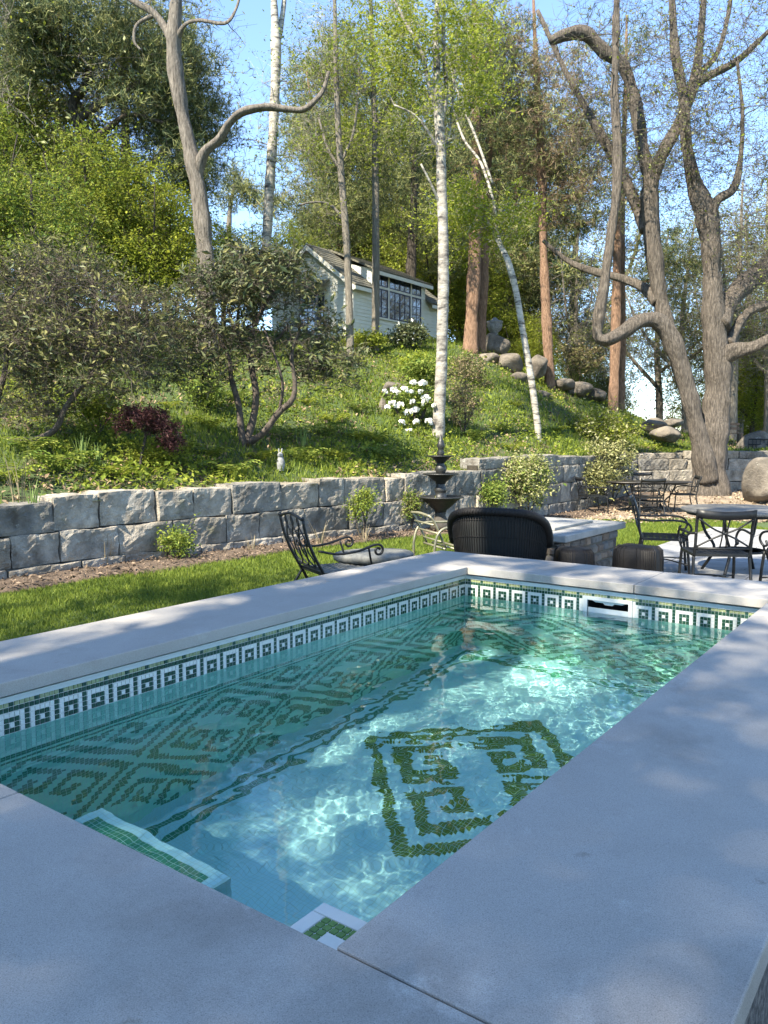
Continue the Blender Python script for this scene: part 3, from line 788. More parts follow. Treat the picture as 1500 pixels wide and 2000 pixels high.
for (s0, s1, c_) in ((DS0 + .13, 1.865, 2), (1.95, 3.215, 4), (3.30, 3.895, 2)):
    window(s0, s1, WZ0, WZ1, c_, 3); window(s0, s1, TZ0, TZ1, c_, 1)
# roofs with a real thickness; courses of shingle as steps
def roof_slope(name, p00, p10, p11, p01, th=.05, courses=9, mat_=M_ROOF):
    p00, p10, p11, p01 = map(lambda q: np.array(q, float), (p00, p10, p11, p01))
    n = np.cross(p10 - p00, p01 - p00); n /= np.linalg.norm(n)
    if n[2] < 0: n = -n
    q = MB()
    for k in range(courses):
        t0, t1 = k / courses, (k + 1) / courses + .01
        a, b = p00 + (p01 - p00) * t0, p10 + (p11 - p10) * t0; c, d = p10 + (p11 - p10) * min(t1, 1), p00 + (p01 - p00) * min(t1, 1)
        q.add([a, b, c, d, a + n * (th + .016), b + n * (th + .016), c + n * th, d + n * th], [(0, 3, 2, 1), (4, 5, 6, 7), (0, 1, 5, 4), (2, 3, 7, 6), (1, 2, 6, 5), (0, 4, 7, 3)])
    return q.build(name, mat_, house)
ev = .22; sl = (HR - HE) / (HW / 2)
for (x0, x1) in ((-.2, DS0 - .002), (DS1 + .002, HL + .2)):
    roof_slope('roof', (x0, -ev, HE - ev * sl), (x1, -ev, HE - ev * sl), (x1, HW / 2, HR), (x0, HW / 2, HR), courses=14)
roof_slope('roof', (-.2, HW + ev, HE - ev * sl), (HL + .2, HW + ev, HE - ev * sl), (HL + .2, HW / 2, HR + .001), (-.2, HW / 2, HR + .001), courses=14)
dsl = (HR + .02 - DZ) / (HW / 2)
roof_slope('dormer_roof', (DS0 - .12, -.25, DZ - .25 * dsl), (DS1 + .12, -.25, DZ - .25 * dsl), (DS1 + .12, HW / 2, HR + .03), (DS0 - .12, HW / 2, HR + .03), courses=10)
q = MB()
def fascia(a, b, h, t_=.03):
    a, b = np.array(a, float), np.array(b, float); d = b - a; n_ = np.cross(d, Z); n_ = n_ / np.linalg.norm(n_) * t_
    q.add([a, b, b - Z * h, a - Z * h, a + n_, b + n_, b + n_ - Z * h, a + n_ - Z * h], [(0, 1, 2, 3), (4, 7, 6, 5), (0, 4, 5, 1), (3, 2, 6, 7), (0, 3, 7, 4), (1, 5, 6, 2)])
fascia((DS0 - .12, -.252, DZ - .25 * dsl), (DS1 + .12, -.252, DZ - .25 * dsl), .12); fascia((-.2, -ev - .002, HE - ev * sl), (DS0 - .13, -ev - .002, HE - ev * sl), .12); fascia((DS1 + .13, -ev - .002, HE - ev * sl), (HL + .2, -ev - .002, HE - ev * sl), .12)
fascia((-.202, HW / 2, HR), (-.202, -ev, HE - ev * sl), .16); fascia((-.202, HW + ev, HE - ev * sl), (-.202, HW / 2, HR), .16)
q.build('fascia', M_TRIMW, house)
# gable window and small hood on the left end
gw = MB()
gw.bounds(-.05, -.024, 1.2, 2.3, 1.0, 2.25); gwo = gw.build('gable_window', M_FRAME, house)
for i in range(3):
    for j in range(3):
        q = MB(); q.bounds(-.056, -.0505, 1.25 + i * .345, 1.25 + i * .345 + .31, 1.05 + j * .39, 1.05 + j * .39 + .35); q.build('pane', M_GLASS, gwo)
roof_slope('hood', (-.55, .95, 2.30), (-.55, 2.55, 2.30), (-.02, 2.55, 2.62), (-.02, .95, 2.62), courses=4)
# ------------------------------------------------------------------ vegetation
def leafmat(name, dark, mid, light, trans=0.35, rough=0.6, scale=0.8, spec=0.2):
    return mk(name, dark, light, c3=mid, island=True, trans=trans, rough=rough, scale=scale, spec=spec, lo=0.15, hi=0.85)
L_SPRING = leafmat('leaf_spring', (0.12, 0.165, 0.02), (0.21, 0.25, 0.03), (0.32, 0.34, 0.05), .48)
L_LIME = leafmat('leaf_lime', (0.15, 0.20, 0.02), (0.25, 0.295, 0.03), (0.36, 0.38, 0.055), .48)
L_MID = leafmat('leaf_mid', (0.073, 0.125, 0.022), (0.146, 0.205, 0.035), (0.273, 0.302, 0.065), .35)
L_PINE = leafmat('needle_pine', (0.029, 0.051, 0.026), (0.065, 0.094, 0.041), (0.145, 0.160, 0.065), .15, rough=.6)
L_PINEY = leafmat('needle_pine_yellow', (0.103, 0.129, 0.042), (0.205, 0.223, 0.077), (0.342, 0.325, 0.137), .2, rough=.6)
L_BROWN = leafmat('needle_brown', (0.103, 0.077, 0.051), (0.205, 0.155, 0.094), (0.325, 0.256, 0.155), .2, rough=.7)
L_RHODO = leafmat('leaf_rhododendron', (0.032, 0.049, 0.020), (0.072, 0.090, 0.038), (0.174, 0.181, 0.087), .15, rough=.5, spec=.22)
L_OLIVE = leafmat('leaf_olive', (0.065, 0.075, 0.027), (0.135, 0.138, 0.048), (0.23, 0.215, 0.085), .25)
L_MAPLE = leafmat('leaf_purple', (0.025, 0.010, 0.011), (0.05, 0.018, 0.019), (0.09, 0.035, 0.032), .2)
L_CREAM = leafmat('leaf_variegated', (0.10, 0.12, 0.03), (0.26, 0.26, 0.10), (0.46, 0.44, 0.24), .25)
L_BUD = leafmat('leaf_bud', (0.120, 0.145, 0.060), (0.223, 0.240, 0.103), (0.342, 0.342, 0.171), .3)
L_WHITE = leafmat('petal_white', (0.70, 0.70, 0.64), (0.78, 0.78, 0.72), (0.82, 0.82, 0.78), .2)
L_FERN = leafmat('leaf_ground', (0.085, 0.13, 0.016), (0.165, 0.21, 0.026), (0.29, 0.32, 0.045), .38)
L_GRASS = leafmat('grass_blade', (0.065, 0.11, 0.014), (0.13, 0.18, 0.024), (0.22, 0.26, 0.04), .38, scale=2)
L_STRAW = leafmat('dry_stalk', (0.14, 0.11, 0.07), (0.22, 0.18, 0.11), (0.32, 0.27, 0.17), .1, rough=.8)
L_IRIS = leafmat('blade_leaf', (0.087, 0.145, 0.043), (0.174, 0.246, 0.072), (0.348, 0.406, 0.145), .3)

def barkmat(name, c1, c2, c3, sx=26, sz=4.0, bump=1.0, rough=.9, bd=.06):
    return mk(name, c1, c2, c3=c3, scale=1.0, stretch=(sx, sx, sz), bump=bump, bscale=2.2, rough=rough, detail=10, bdist=bd)
B_GREY = barkmat('bark_grey', (0.06, 0.05, 0.042), (0.27, 0.235, 0.195), (0.155, 0.135, 0.11))
B_OAK = barkmat('bark_brown', (0.04, 0.033, 0.027), (0.25, 0.21, 0.17), (0.125, 0.104, 0.083), sx=30, sz=4.5, bd=.10)
B_DARK = barkmat('bark_dark', (0.03, 0.025, 0.02), (0.11, 0.09, 0.07), (0.06, 0.05, 0.04))
B_PINE = barkmat('bark_pine', (0.11, 0.06, 0.035), (0.36, 0.23, 0.15), (0.23, 0.14, 0.09), sx=30, sz=6.0)
B_TWIG = mk('bark_twig', (0.035, 0.028, 0.022), (0.12, 0.10, 0.08), c3=(0.07, 0.056, 0.045), scale=14, rough=.9)
B_THIN = barkmat('bark_thin', (0.10, 0.09, 0.075), (0.26, 0.23, 0.19), (0.17, 0.15, 0.12))
def birchmat():
    m = mk('bark_birch', (0.05, 0.045, 0.04), (0.40, 0.37, 0.31), c3=(0.31, 0.285, 0.24), scale=1.0, stretch=(3.0, 3.0, 13), rough=.75, detail=8, lo=.36, hi=.62, bump=.6, bscale=3, bdist=.02)
    return m
B_BIRCH = birchmat()
B_BIRCHG = mk('bark_birch_grey', (0.05, 0.045, 0.04), (0.36, 0.34, 0.29), c3=(0.24, 0.22, 0.19), scale=1.0, stretch=(4, 4, 9), rough=.8, detail=9, lo=.34, hi=.66, bump=.8, bscale=3, bdist=.03)

def leaf_quads(C, size, rg, up=0.5, aspect=0.5, fold=0.18, D=None):
    """diamond leaves at centres C: arrays (V, F)"""
    n = len(C); s = size * np.clip(np.exp(rg.normal(-.08, .38, n)), .4, 2.0)
    d = rg.normal(size=(n, 3)) if D is None else D + rg.normal(0, .25, (n, 3))
    d[:, 2] *= .7; d /= np.linalg.norm(d, axis=1)[:, None]
    nr = rg.normal(size=(n, 3)) * .8; nr[:, 2] += up * 2
    w = np.cross(d, nr); w /= np.linalg.norm(w, axis=1)[:, None] + 1e-9
    nn = np.cross(w, d)
    s = s[:, None]
    a = C - d * s * .5; b = C + d * s * .5; m = C - d * s * .05 + 0 * nn
    l = m + w * s * aspect * .5 + nn * s * fold * .5; r_ = m - w * s * aspect * .5 + nn * s * fold * .5
    V = np.stack([a, r_, b, l], 1).reshape(-1, 3)
    F = np.arange(4 * n).reshape(n, 4)
    return V, F

def needle_quads(C, size, rg, per=7, up=0.6, w=.05):
    n = len(C); C2 = np.repeat(C, per, 0); k = len(C2)
    d = rg.normal(size=(k, 3)); d[:, 2] += up; d /= np.linalg.norm(d, axis=1)[:, None]
    s = (size * rg.uniform(.6, 1.2, k))[:, None]
    q = np.cross(d, rg.normal(size=(k, 3))); q /= np.linalg.norm(q, axis=1)[:, None] + 1e-9
    V = np.stack([C2 - q * s * w, C2 + q * s * w, C2 + d * s + q * s * w * .4, C2 + d * s - q * s * w * .4], 1).reshape(-1, 3)
    return V, np.arange(4 * k).reshape(k, 4)

def twig_prisms(A, B, r0, r1):
    n = len(A); T = B - A; T /= np.linalg.norm(T, axis=1)[:, None] + 1e-9
    ref = np.where(np.abs(T[:, 2:3]) < .9, np.array([[0, 0, 1.0]]), np.array([[1.0, 0, 0]]))
    u = np.cross(T, ref); u /= np.linalg.norm(u, axis=1)[:, None] + 1e-9; w = np.cross(T, u)
    V = np.empty((n, 6, 3))
    for j in range(3):
        a = 2 * math.pi * j / 3; o = math.cos(a) * u + math.sin(a) * w
        V[:, j] = A + o * r0; V[:, 3 + j] = B + o * r1
    base = (np.arange(n) * 6)[:, None]
    F = np.concatenate([base + np.array([[j, (j + 1) % 3, 3 + (j + 1) % 3, 3 + j]]) for j in range(3)], 0)
    return V.reshape(-1, 3), F

def stemtube(mb, pts, radii, n=10, jit=.10, per=5, fur=0.0):
    a = np.concatenate([np.asarray(pts, float), np.asarray(radii, float)[:, None]], 1)
    q = smoothpath(a, per * (2 if fur else 1)); q[:, 3] = np.maximum(q[:, 3], .003)
    if not fur: mb.tube(q[:, :3], q[:, 3], n=n, jit=jit); return q
    m0 = len(mb.v); mb.tube(q[:, :3], q[:, 3], n=n, jit=0)
    k = len(q); V = np.array(mb.v[m0:]).reshape(k, n, 3); c = q[:, None, :3]; ang = np.arange(n) / n * 2 * math.pi
    s_ = np.concatenate([[0], np.cumsum(np.linalg.norm(np.diff(q[:, :3], axis=0), axis=1))])
    p = np.random.default_rng(int(abs(q[0, 0] * 1000)) + n).uniform(0, 6.28, 14)
    lump = .07 * np.sin(s_ * 1.7 + p[0]) + .06 * np.sin(s_ * 3.9 + p[1]) + .04 * np.sin(s_ * 8.3 + p[2])
    f = 1 + lump[:, None] + .07 * np.sin(2 * ang[None] + .8 * s_[:, None] + p[3]) + .05 * np.sin(3 * ang[None] - .6 * s_[:, None] + p[4])
    f = f + fur * (np.abs(np.sin(n * .21 * ang[None] + .5 * np.sin(s_[:, None] * 2.1 + p[5]) + p[6])) - .5) + fur * .5 * np.sin(s_[:, None] * 11 + 5 * ang[None] + p[7]) * np.sin(s_[:, None] * 5.1 + p[8] + 2 * ang[None])
    mb.v[m0:] = [tuple(x) for x in (c + (V - c) * f[..., None]).reshape(-1, 3)]
    return q

def tree(name, label, cat, stems, ells, leaf, bark, nclump=160, per=70, lsize=.09, spread=.45, kind='leaf', ntwig=5, twig=.5, group=None, seed=1,
         nring=10, tw_r=.005, leaf2=None, frac2=.0, flat=.6, up=.5, aspect=.5, min_t=.25, bend=.18, br=1.0, base=None, leaf_name='crown', jit=.1, fur=0.0):
    """stems: list of lists of (point, radius). ells: list of (centre, radii, weight). Real branches are grown from the stems to
    every leaf clump, each new branch sprouting from the nearest wood."""
    rg = np.random.default_rng(seed); random.seed(seed)
    if base is None: base = np.array(stems[0][0][0])
    root = empty(name, tuple(base), 0, label, cat, group)
    tr = MB(); SK = []; SR = []
    for st in stems:
        pts = [np.array(p) - base for p, _ in st]; q = stemtube(tr, pts, [r_ for _, r_ in st], n=nring, jit=jit, fur=fur)
        k0 = int(len(q) * min_t) if st is stems[0] else 1
        SK.append(q[k0:, :3]); SR.append(q[k0:, 3])
    tr.build('trunk', bark, root)
    SK = np.concatenate(SK); SR = np.concatenate(SR)
    wts = np.array([e[2] for e in ells], float); cnt = np.maximum(1, (wts / wts.sum() * nclump).astype(int)); C = []
    for (c, rr, _), k in zip(ells, cnt):
        d = rg.normal(size=(k, 3)); d /= np.linalg.norm(d, axis=1)[:, None]
        C.append(np.array(c) - base + d * (rg.uniform(0, 1, (k, 1)) ** (1 / 2.2)) * np.array(rr))
    C = np.concatenate(C)
    dm = np.array([np.min(((SK - c) ** 2).sum(1)) for c in C]); C = C[np.argsort(dm)]
    bmb = MB(); tA, tB = [], []; LC = []
    for c in C:
        dv = SK - c; dist = np.sqrt((dv ** 2).sum(1)); pen = dist + np.maximum(0, dv[:, 2]) * .5 - np.minimum(SR, .1) * 1.0
        i = int(np.argmin(pen)); s0 = SK[i]; L_ = dist[i]
        if L_ < .08: LC.append(c); continue
        r0 = min(SR[i] * .62, (.008 + .011 * L_) * br)
        k = 4 if L_ < 1.2 else 6
        t = np.linspace(0, 1, k + 1)[:, None]; mid = rg.normal(0, bend * L_ * .35, 3); mid[2] += .12 * L_
        pth = s0 + (c - s0) * t + mid * (4 * t * (1 - t)) * .5 + rg.normal(0, .02 * L_, (k + 1, 3)) * (t * (1 - t) * 4)
        rad = np.linspace(r0, max(.35 * r0, tw_r * .9), k + 1)
        bmb.tube(pth, rad, n=5 if r0 > .02 else 4, cap=False)
        SK = np.concatenate([SK, pth[1:]]); SR = np.concatenate([SR, rad[1:]])
        LC.append(c)
        for _ in range(ntwig):
            a0 = pth[rg.integers(max(1, k - 2), k + 1)]; d = rg.normal(size=3); d[2] = d[2] * .7 + .25; d /= np.linalg.norm(d)
            ln = twig * rg.uniform(.5, 1.2); mid_ = a0 + d * ln * .5 + rg.normal(0, .06 * ln, 3); d2 = d + rg.normal(0, .35, 3); e_ = mid_ + d2 * ln * .5
            tA += [a0, mid_]; tB += [mid_, e_]
    bo = bmb.build('branch', bark, root); bo['kind'] = 'stuff'
    if tA:
        V, F = twig_prisms(np.array(tA), np.array(tB), tw_r, tw_r * .55); ob = link('twig', np_mesh('twig', V, F, [bark]), root); ob['kind'] = 'stuff'
    LC = np.array(LC); n = len(LC)
    k = rg.poisson(per, n); idx = np.repeat(np.arange(n), k)
    sp = spread * rg.uniform(.6, 1.3, n)[idx][:, None]
    Q = LC[idx] + rg.normal(size=(len(idx), 3)) * sp * np.array([1, 1, flat])
    if tB and ntwig:
        # half of the leaves sit along twigs
        B = np.array(tB); A = np.array(tA); h = len(Q) // 2; j = rg.integers(0, len(B), h); t = rg.uniform(.2, 1.05, (h, 1))
        Q[:h] = A[j] + (B[j] - A[j]) * t + rg.normal(0, lsize * .6, (h, 3)); rg.shuffle(Q)
    if len(Q):
        cut = int(len(Q) * (1 - frac2))
        fn = (lambda c_: needle_quads(c_, lsize, rg)) if kind == 'needle' else (lambda c_: leaf_quads(c_, lsize, rg, up=up, aspect=aspect))
        V, F = fn(Q[:cut]); me = np_mesh(leaf_name, V, F, [leaf] + ([leaf2] if leaf2 else []))
        if frac2 and leaf2:
            V2, F2 = fn(Q[cut:]); V = np.concatenate([V, V2]); fm = np.concatenate([np.zeros(len(F), int), np.ones(len(F2), int)]); F = np.concatenate([F, F2 + (V.shape[0] - V2.shape[0])])
            me = np_mesh(leaf_name, V, F, [leaf, leaf2], fm)
        link(leaf_name, me, root)
    return root

def S(y, *pts):
    """stem from photo points (u, v, width in photo px[, dy]) at distance y"""
    out = []
    for p in pts:
        d = y + (p[3] if len(p) > 3 else 0); out.append((P(p[0], p[1], d), p[2] / 2 / 1542 * d))
    return out
def root_stem(st, drop=.5):
    p, r_ = st[0]; return [(np.array(p) - np.array([0, 0, drop]), r_ * 1.25)] + st
def E(u, v, y, ru, rv, rd, w=1.0):
    return (P(u, v, y), (ru / 1542 * y, rd, rv / 1542 * y), w)

# --- 1 big forked tree by the terrace wall
D = 21.0
big = [
    root_stem(S(D, (1384, 968, 71.7), (1386, 935, 56.3), (1384, 880, 58.9), (1396, 800, 53.8), (1402, 740, 46.1), (1394, 640, 42.2), (1392, 560, 39.7), (1388, 470, 35.8), (1380, 420, 40), (1355, 350, 23.0), (1340, 270, 19.2), (1333, 180, 17.3), (1318, 100, 15.4), (1312, 0, 12.8), (1300, -150, 9.0))),
    S(D, (1382, 940, 39.6, -.2), (1368, 870, 38.3, -.3), (1352, 800, 34.3, -.4), (1334, 730, 31.7, -.5), (1312, 665, 30.4, -.6), (1285, 628, 29.0, -.7), (1250, 628, 27.7, -.8), (1215, 650, 26.4, -.9), (1185, 664, 23.8, -1.0), (1168, 656, 19.8, -1.0), (1170, 620, 21.1, -1.0), (1180, 560, 18.5, -1.0), (1192, 470, 17.8, -1.0), (1204, 380, 17.8, -1.0), (1206, 290, 15.8, -1.0), (1200, 180, 13.2, -1.0), (1203, 80, 11.9, -1.0), (1205, -60, 9.2, -1.0)),
    S(D, (1345, 775, 26.4, .15), (1318, 690, 27.7, .2), (1295, 610, 30.4, .3), (1282, 530, 30.4, .3), (1272, 440, 29.0, .3), (1272, 360, 26.4, .3), (1300, 290, 22.4, .3), (1332, 230, 19.8, .3), (1356, 160, 17.8, .3), (1366, 90, 14.5, .3), (1374, 0, 11.9, .3), (1380, -100, 7.9, .3)),
    S(D, (1272, 370, 25.1, .3), (1255, 290, 23.8, .4), (1240, 200, 22.4, .5), (1218, 130, 21.1, .5), (1180, 100, 23.8, .4), (1145, 66, 25.1, .3), (1110, 66, 19.8, .2), (1075, 80, 13.2, .1)),
    S(D, (1352, 165, 17.2, .3), (1390, 145, 14.5, .2), (1440, 118, 11.9, 0), (1500, 62, 9.9, -.2), (1560, 0, 6.6, -.3)),
    S(D, (1365, 145, 11.9, .3), (1400, 105, 9.9, .5), (1422, 30, 7.9, .6), (1432, -60, 5.3, .6)),
    S(D, (1380, 455, 29.0), (1398, 395, 17.2, -.2), (1432, 368, 14.5, -.3), (1446, 310, 9.9, -.3), (1450, 220, 7.3, -.3), (1440, 120, 5.3, -.3)),
    S(D, (1402, 700, 39.6), (1436, 685, 27.7, -.3), (1470, 678, 22.4, -.6), (1510, 660, 21.1, -.8), (1580, 640, 17.2, -1)),
    S(D, (1402, 640, 44.2), (1420, 595, 35.7, .3), (1450, 560, 34.0, .6), (1490, 528, 37.4, .8), (1540, 470, 30.6, 1), (1580, 380, 23.8, 1)),
    S(D, (1424, 672, 19.8), (1440, 640, 18.5, .2), (1462, 610, 15.8, .3), (1500, 596, 14.5, .4), (1560, 600, 9.2, .5)),
    S(D, (1285, 590, 26.4, .3), (1262, 565, 19.8, .6), (1220, 545, 15.8, .9), (1160, 530, 11.9, 1.2), (1110, 510, 9.2, 1.5), (1060, 470, 5.9, 1.6)),
    S(D, (1262, 450, 22.4, .4), (1242, 400, 21.1, .8), (1210, 330, 18.5, 1.1), (1150, 220, 13.2, 1.4), (1100, 130, 9.9, 1.6), (1050, 20, 6.6, 1.8)),
]
tree('forked_tree', 'huge brown tree with twisted elbow limb rising in front of the terrace wall', 'tree', big,
     [E(1300, 120, D, 220, 200, 3.0, 2), E(1420, 260, D, 160, 220, 3, 1.3), E(1180, 300, D + 1, 110, 180, 1.5, .5), E(1470, 480, D, 110, 150, 2.0, .7), E(1330, 320, D, 90, 60, 1.2, .5)],
     L_BUD, B_OAK, nclump=620, per=18, lsize=.06, spread=.38, ntwig=8, twig=.75, seed=3, nring=34, tw_r=.0055, leaf2=L_SPRING, frac2=.5, min_t=.5, fur=.085)

# --- 2 grey tree left with the long S-shaped limb
D = 20.0
g = [root_stem(S(D, (402, 520, 33), (398, 470, 30), (391, 400, 30), (380, 335, 32), (366, 270, 27), (352, 200, 25), (340, 120, 26), (340, 60, 24), (344, 0, 20), (350, -90, 14)), 2.2),
     S(D, (384, 345, 26), (398, 300, 19, -.1), (428, 272, 17, -.2), (448, 240, 15, -.3), (475, 218, 14, -.4), (520, 209, 12, -.4), (560, 213, 11, -.4), (592, 214, 10, -.4), (616, 196, 9, -.4), (632, 175, 8, -.4), (642, 140, 6, -.4)),
     S(D, (338, 85, 22), (320, 50, 15, .2), (296, 22, 13, .3), (250, -5, 11, .4), (190, -60, 7, .5)),
     S(D, (345, 75, 12), (362, 48, 7, -.2), (390, 40, 6, -.3), (440, 45, 6, -.4), (462, 15, 5, -.4), (472, -30, 4, -.4)),
     S(D, (300, 30, 8, .3), (268, 48, 6, .3), (262, 80, 5, .3), (275, 98, 3, .3))]
tree('locust_tree', 'bare grey trunk with one long S-shaped limb against the blue sky', 'tree', g,
     [E(350, -60, D, 150, 60, 1.5, 1), E(600, 190, D - .4, 60, 50, .6, .5), E(440, 60, D, 70, 40, .8, .3)], L_BUD, B_GREY, nclump=40, per=6, lsize=.05, spread=.3, ntwig=4, twig=.5, seed=9, tw_r=.004, leaf2=L_SPRING, frac2=.5, min_t=.5, nring=22, fur=.07)

# --- 3 white birch further back
D = 24.0
tree('birch_tree', 'slim white birch standing behind the long grey limb', 'tree',
     [root_stem(S(D, (520, 500, 18), (523, 430, 18), (528, 340, 18), (534, 250, 18), (538, 160, 18), (539, 90, 20), (536, 20, 13), (532, -80, 9)), 1.5), S(D, (540, 95, 12), (550, 40, 10, .2), (560, -40, 7, .3))],
     [E(610, 190, D, 90, 130, 2, 1), E(590, 330, D, 70, 90, 1.8, .8), E(500, 230, D, 60, 90, 1.5, .4), E(640, 60, D, 70, 70, 1.5, .8)], L_MID, B_BIRCH, nclump=90, per=22, lsize=.055, spread=.35, ntwig=8, twig=.7, seed=14, tw_r=.0035, min_t=.4)

# --- 4, 5 thin trunks in front of the cottage
D = 23.0
tree('slender_tree', 'thin grey-brown tree trunk in front of the cottage gable corner', 'tree',
     [root_stem(S(D, (684, 676, 15), (681, 560, 14), (676, 460, 14), (668, 360, 13), (661, 260, 12), (657, 160, 10), (655, 60, 8), (652, -60, 5)), .8),
      S(D, (672, 430, 7), (645, 400, 5), (610, 395, 4), (580, 402, 3)), S(D, (664, 330, 7), (640, 290, 5), (622, 230, 4)), S(D, (665, 320, 6), (690, 260, 5), (700, 180, 4))],
     [E(620, 130, D, 80, 110, 1.8, 1), E(690, 120, D, 60, 100, 1.5, 1), E(600, 290, D, 70, 60, 1.5, .7), E(640, 420, D, 50, 50, 1, .3)], L_SPRING, B_THIN, nclump=160, per=34, lsize=.07, spread=.34, ntwig=6, twig=.6, seed=21, tw_r=.0035, leaf2=L_MID, frac2=.35, min_t=.4)
D = 24.2
tree('slender_tree', 'thin tan tree trunk crossing the cottage window bank', 'tree',
     [root_stem(S(D, (733, 668, 15), (734, 560, 15), (734, 440, 14), (733, 330, 13), (731, 220, 11), (728, 110, 9), (724, 0, 7), (722, -80, 5)), .8),
      S(D, (733, 250, 6), (760, 200, 5), (790, 150, 4)), S(D, (731, 200, 6), (705, 150, 5), (690, 90, 3))],
     [E(740, 80, D, 90, 110, 2, 1.2), E(720, 260, D, 90, 100, 1.8, .8), E(790, 170, D, 60, 80, 1.5, .6)], L_SPRING, B_THIN, nclump=200, per=46, lsize=.08, spread=.38, ntwig=6, twig=.6, seed=22, tw_r=.0035, leaf2=L_LIME, frac2=.3, min_t=.4)

# --- 6 main birch behind the fountain
D = 17.0
tree('birch_tree', 'tall pale birch rising behind the black fountain', 'tree',
     [root_stem(S(D, (856, 862, 26.9), (858, 800, 23.5), (862, 720, 21.8), (864, 640, 21.8), (866, 560, 21.0), (866, 470, 20.2), (863, 380, 18.5), (861, 300, 18.5), (857, 220, 18.5), (853, 140, 14.3), (852, 60, 10.9), (856, -20, 8.4), (858, -110, 5.9)), .4),
      S(D, (858, 250, 11.8), (872, 180, 8.4, .1), (866, 90, 7.6, .2), (868, 0, 5.9, .2), (872, -80, 4.2, .2)), S(D, (856, 240, 8.4), (838, 170, 7.6, -.1), (826, 110, 6.7, -.2), (790, 40, 5.9, -.3), (760, -20, 4.2, -.3)),
      S(D, (858, 300, 7.6), (838, 260, 5.0, -.2), (810, 225, 4.2, -.3), (770, 205, 3.4, -.4)), S(D, (862, 330, 6.7), (876, 270, 5.0, .2), (885, 190, 4.2, .3), (890, 90, 3.4, .4)), S(D, (860, 400, 5.9), (842, 360, 4.2, -.2), (822, 320, 3.4, -.3))],
     [E(850, 60, D, 110, 100, 1.6, 1.4), E(800, 110, D, 70, 110, 1.2, 1), E(905, 120, D, 60, 120, 1.2, .9), E(850, 230, D, 60, 70, .9, .3)], L_LIME, B_BIRCHG, nclump=200, per=58, lsize=.065, spread=.24, ntwig=6, twig=.45, seed=31, tw_r=.003, leaf2=L_SPRING, frac2=.45, min_t=.5, nring=14, jit=.07)

# --- 7 leaning white birch
D = 19.6
tree('birch_tree', 'leaning white birch on the sunny slope', 'tree',
     [root_stem(S(D, (1052, 856, 12.9), (1046, 800, 12.9), (1034, 720, 12.9), (1020, 640, 12.2), (1008, 570, 12.2), (992, 510, 11.4), (975, 470, 8, .3), (965, 400, 6, .5), (940, 320, 5, .8), (905, 270, 4.5, 1.0), (880, 190, 4, 1.2), (870, 100, 3, 1.2)), .4),
      S(D, (962, 360, 5, .6), (930, 270, 5, .7), (890, 170, 4.5, .7), (862, 60, 3, .7)), S(D, (985, 500, 5.3, .1), (955, 440, 4.6, .5), (930, 420, 3.0, .8))],
     [E(940, 400, D + .5, 60, 60, 1, 1), E(980, 440, D + .3, 70, 50, 1, 1), E(900, 440, D + .8, 60, 60, 1, .8), E(920, 150, D + 1, 60, 100, 1.5, 1)], L_LIME, B_BIRCH, nclump=130, per=75, lsize=.075, spread=.34, ntwig=5, twig=.5, seed=36, tw_r=.003, min_t=.45)

# --- 8 pines on the crest
def pine(label, D, st, ells, seed, leaf=L_PINE, leaf2=L_PINEY, f2=.4, nclump=120, per=26, extra=(), ls=.16, bark=B_PINE, nm='pine_tree', spread=.42, nt=4):
    return tree(nm, label, 'tree', [root_stem(S(D, *st), .8)] + [S(D, *e_) for e_ in extra], ells, leaf, bark, nclump=nclump, per=per, lsize=ls, spread=spread, kind='needle', ntwig=nt, twig=.7, seed=seed, leaf2=leaf2, frac2=f2, flat=.35, min_t=.45, nring=20, tw_r=.004, group=None, bend=.1, fur=.06)
pine('thick reddish pine trunk, stouter of the pair beside the rock pile', 25.5, ((919, 690, 28.4), (921, 620, 24.1), (925, 540, 23.2), (928, 450, 22.4), (930, 350, 19.8), (930, 230, 16.3), (928, 100, 12.0), (925, -40, 6.9)),
     [E(900, 300, 25.5, 110, 70, 2.2, 1), E(950, 180, 25.5, 100, 90, 2.2, 1), E(880, 430, 25.5, 80, 50, 2, .5), E(920, 40, 25.5, 90, 80, 2, 1)], 41)
pine('slimmer reddish pine trunk tight against its stouter twin', 26.0, ((938, 690, 18.9), (942, 600, 17.2), (946, 500, 16.3), (950, 400, 15.5), (955, 280, 12.9), (958, 150, 9.5), (960, 20, 6.0)),
     [E(980, 250, 26, 80, 90, 2, 1), E(960, 100, 26, 80, 80, 2, 1)], 42, nclump=80)
pine('reddish pine beside the boulders, brown dead twigs high up', 26.0, ((1075, 768, 20.3), (1071, 700, 18.7), (1066, 600, 17.2), (1062, 500, 16.4), (1059, 400, 15.6), (1056, 300, 14.0), (1050, 180, 10.9), (1044, 60, 7.0), (1040, -60, 3.9)),
     [E(1050, 230, 26, 110, 120, 2.2, 1.6), E(1010, 120, 26, 100, 80, 2, .8), E(1110, 400, 26, 70, 40, 2, .4), E(1080, 320, 26, 90, 70, 2, .8)], 43, leaf=L_BROWN, leaf2=L_PINEY, f2=.3, nclump=190, per=22, ls=.17, nt=9)
pine('left trunk of the tan pine pair right of the slope', 26.5, ((1197, 806, 20.2), (1200, 720, 18.5), (1203, 620, 17.6), (1205, 520, 16.7), (1206, 420, 15.0), (1204, 300, 12.3), (1200, 160, 8.8), (1198, 30, 5.3)),
     [E(1170, 420, 26.5, 80, 50, 2, 1), E(1150, 300, 26.5, 70, 60, 2, 1), E(1190, 130, 26.5, 80, 90, 2, 1)], 44, nclump=90)
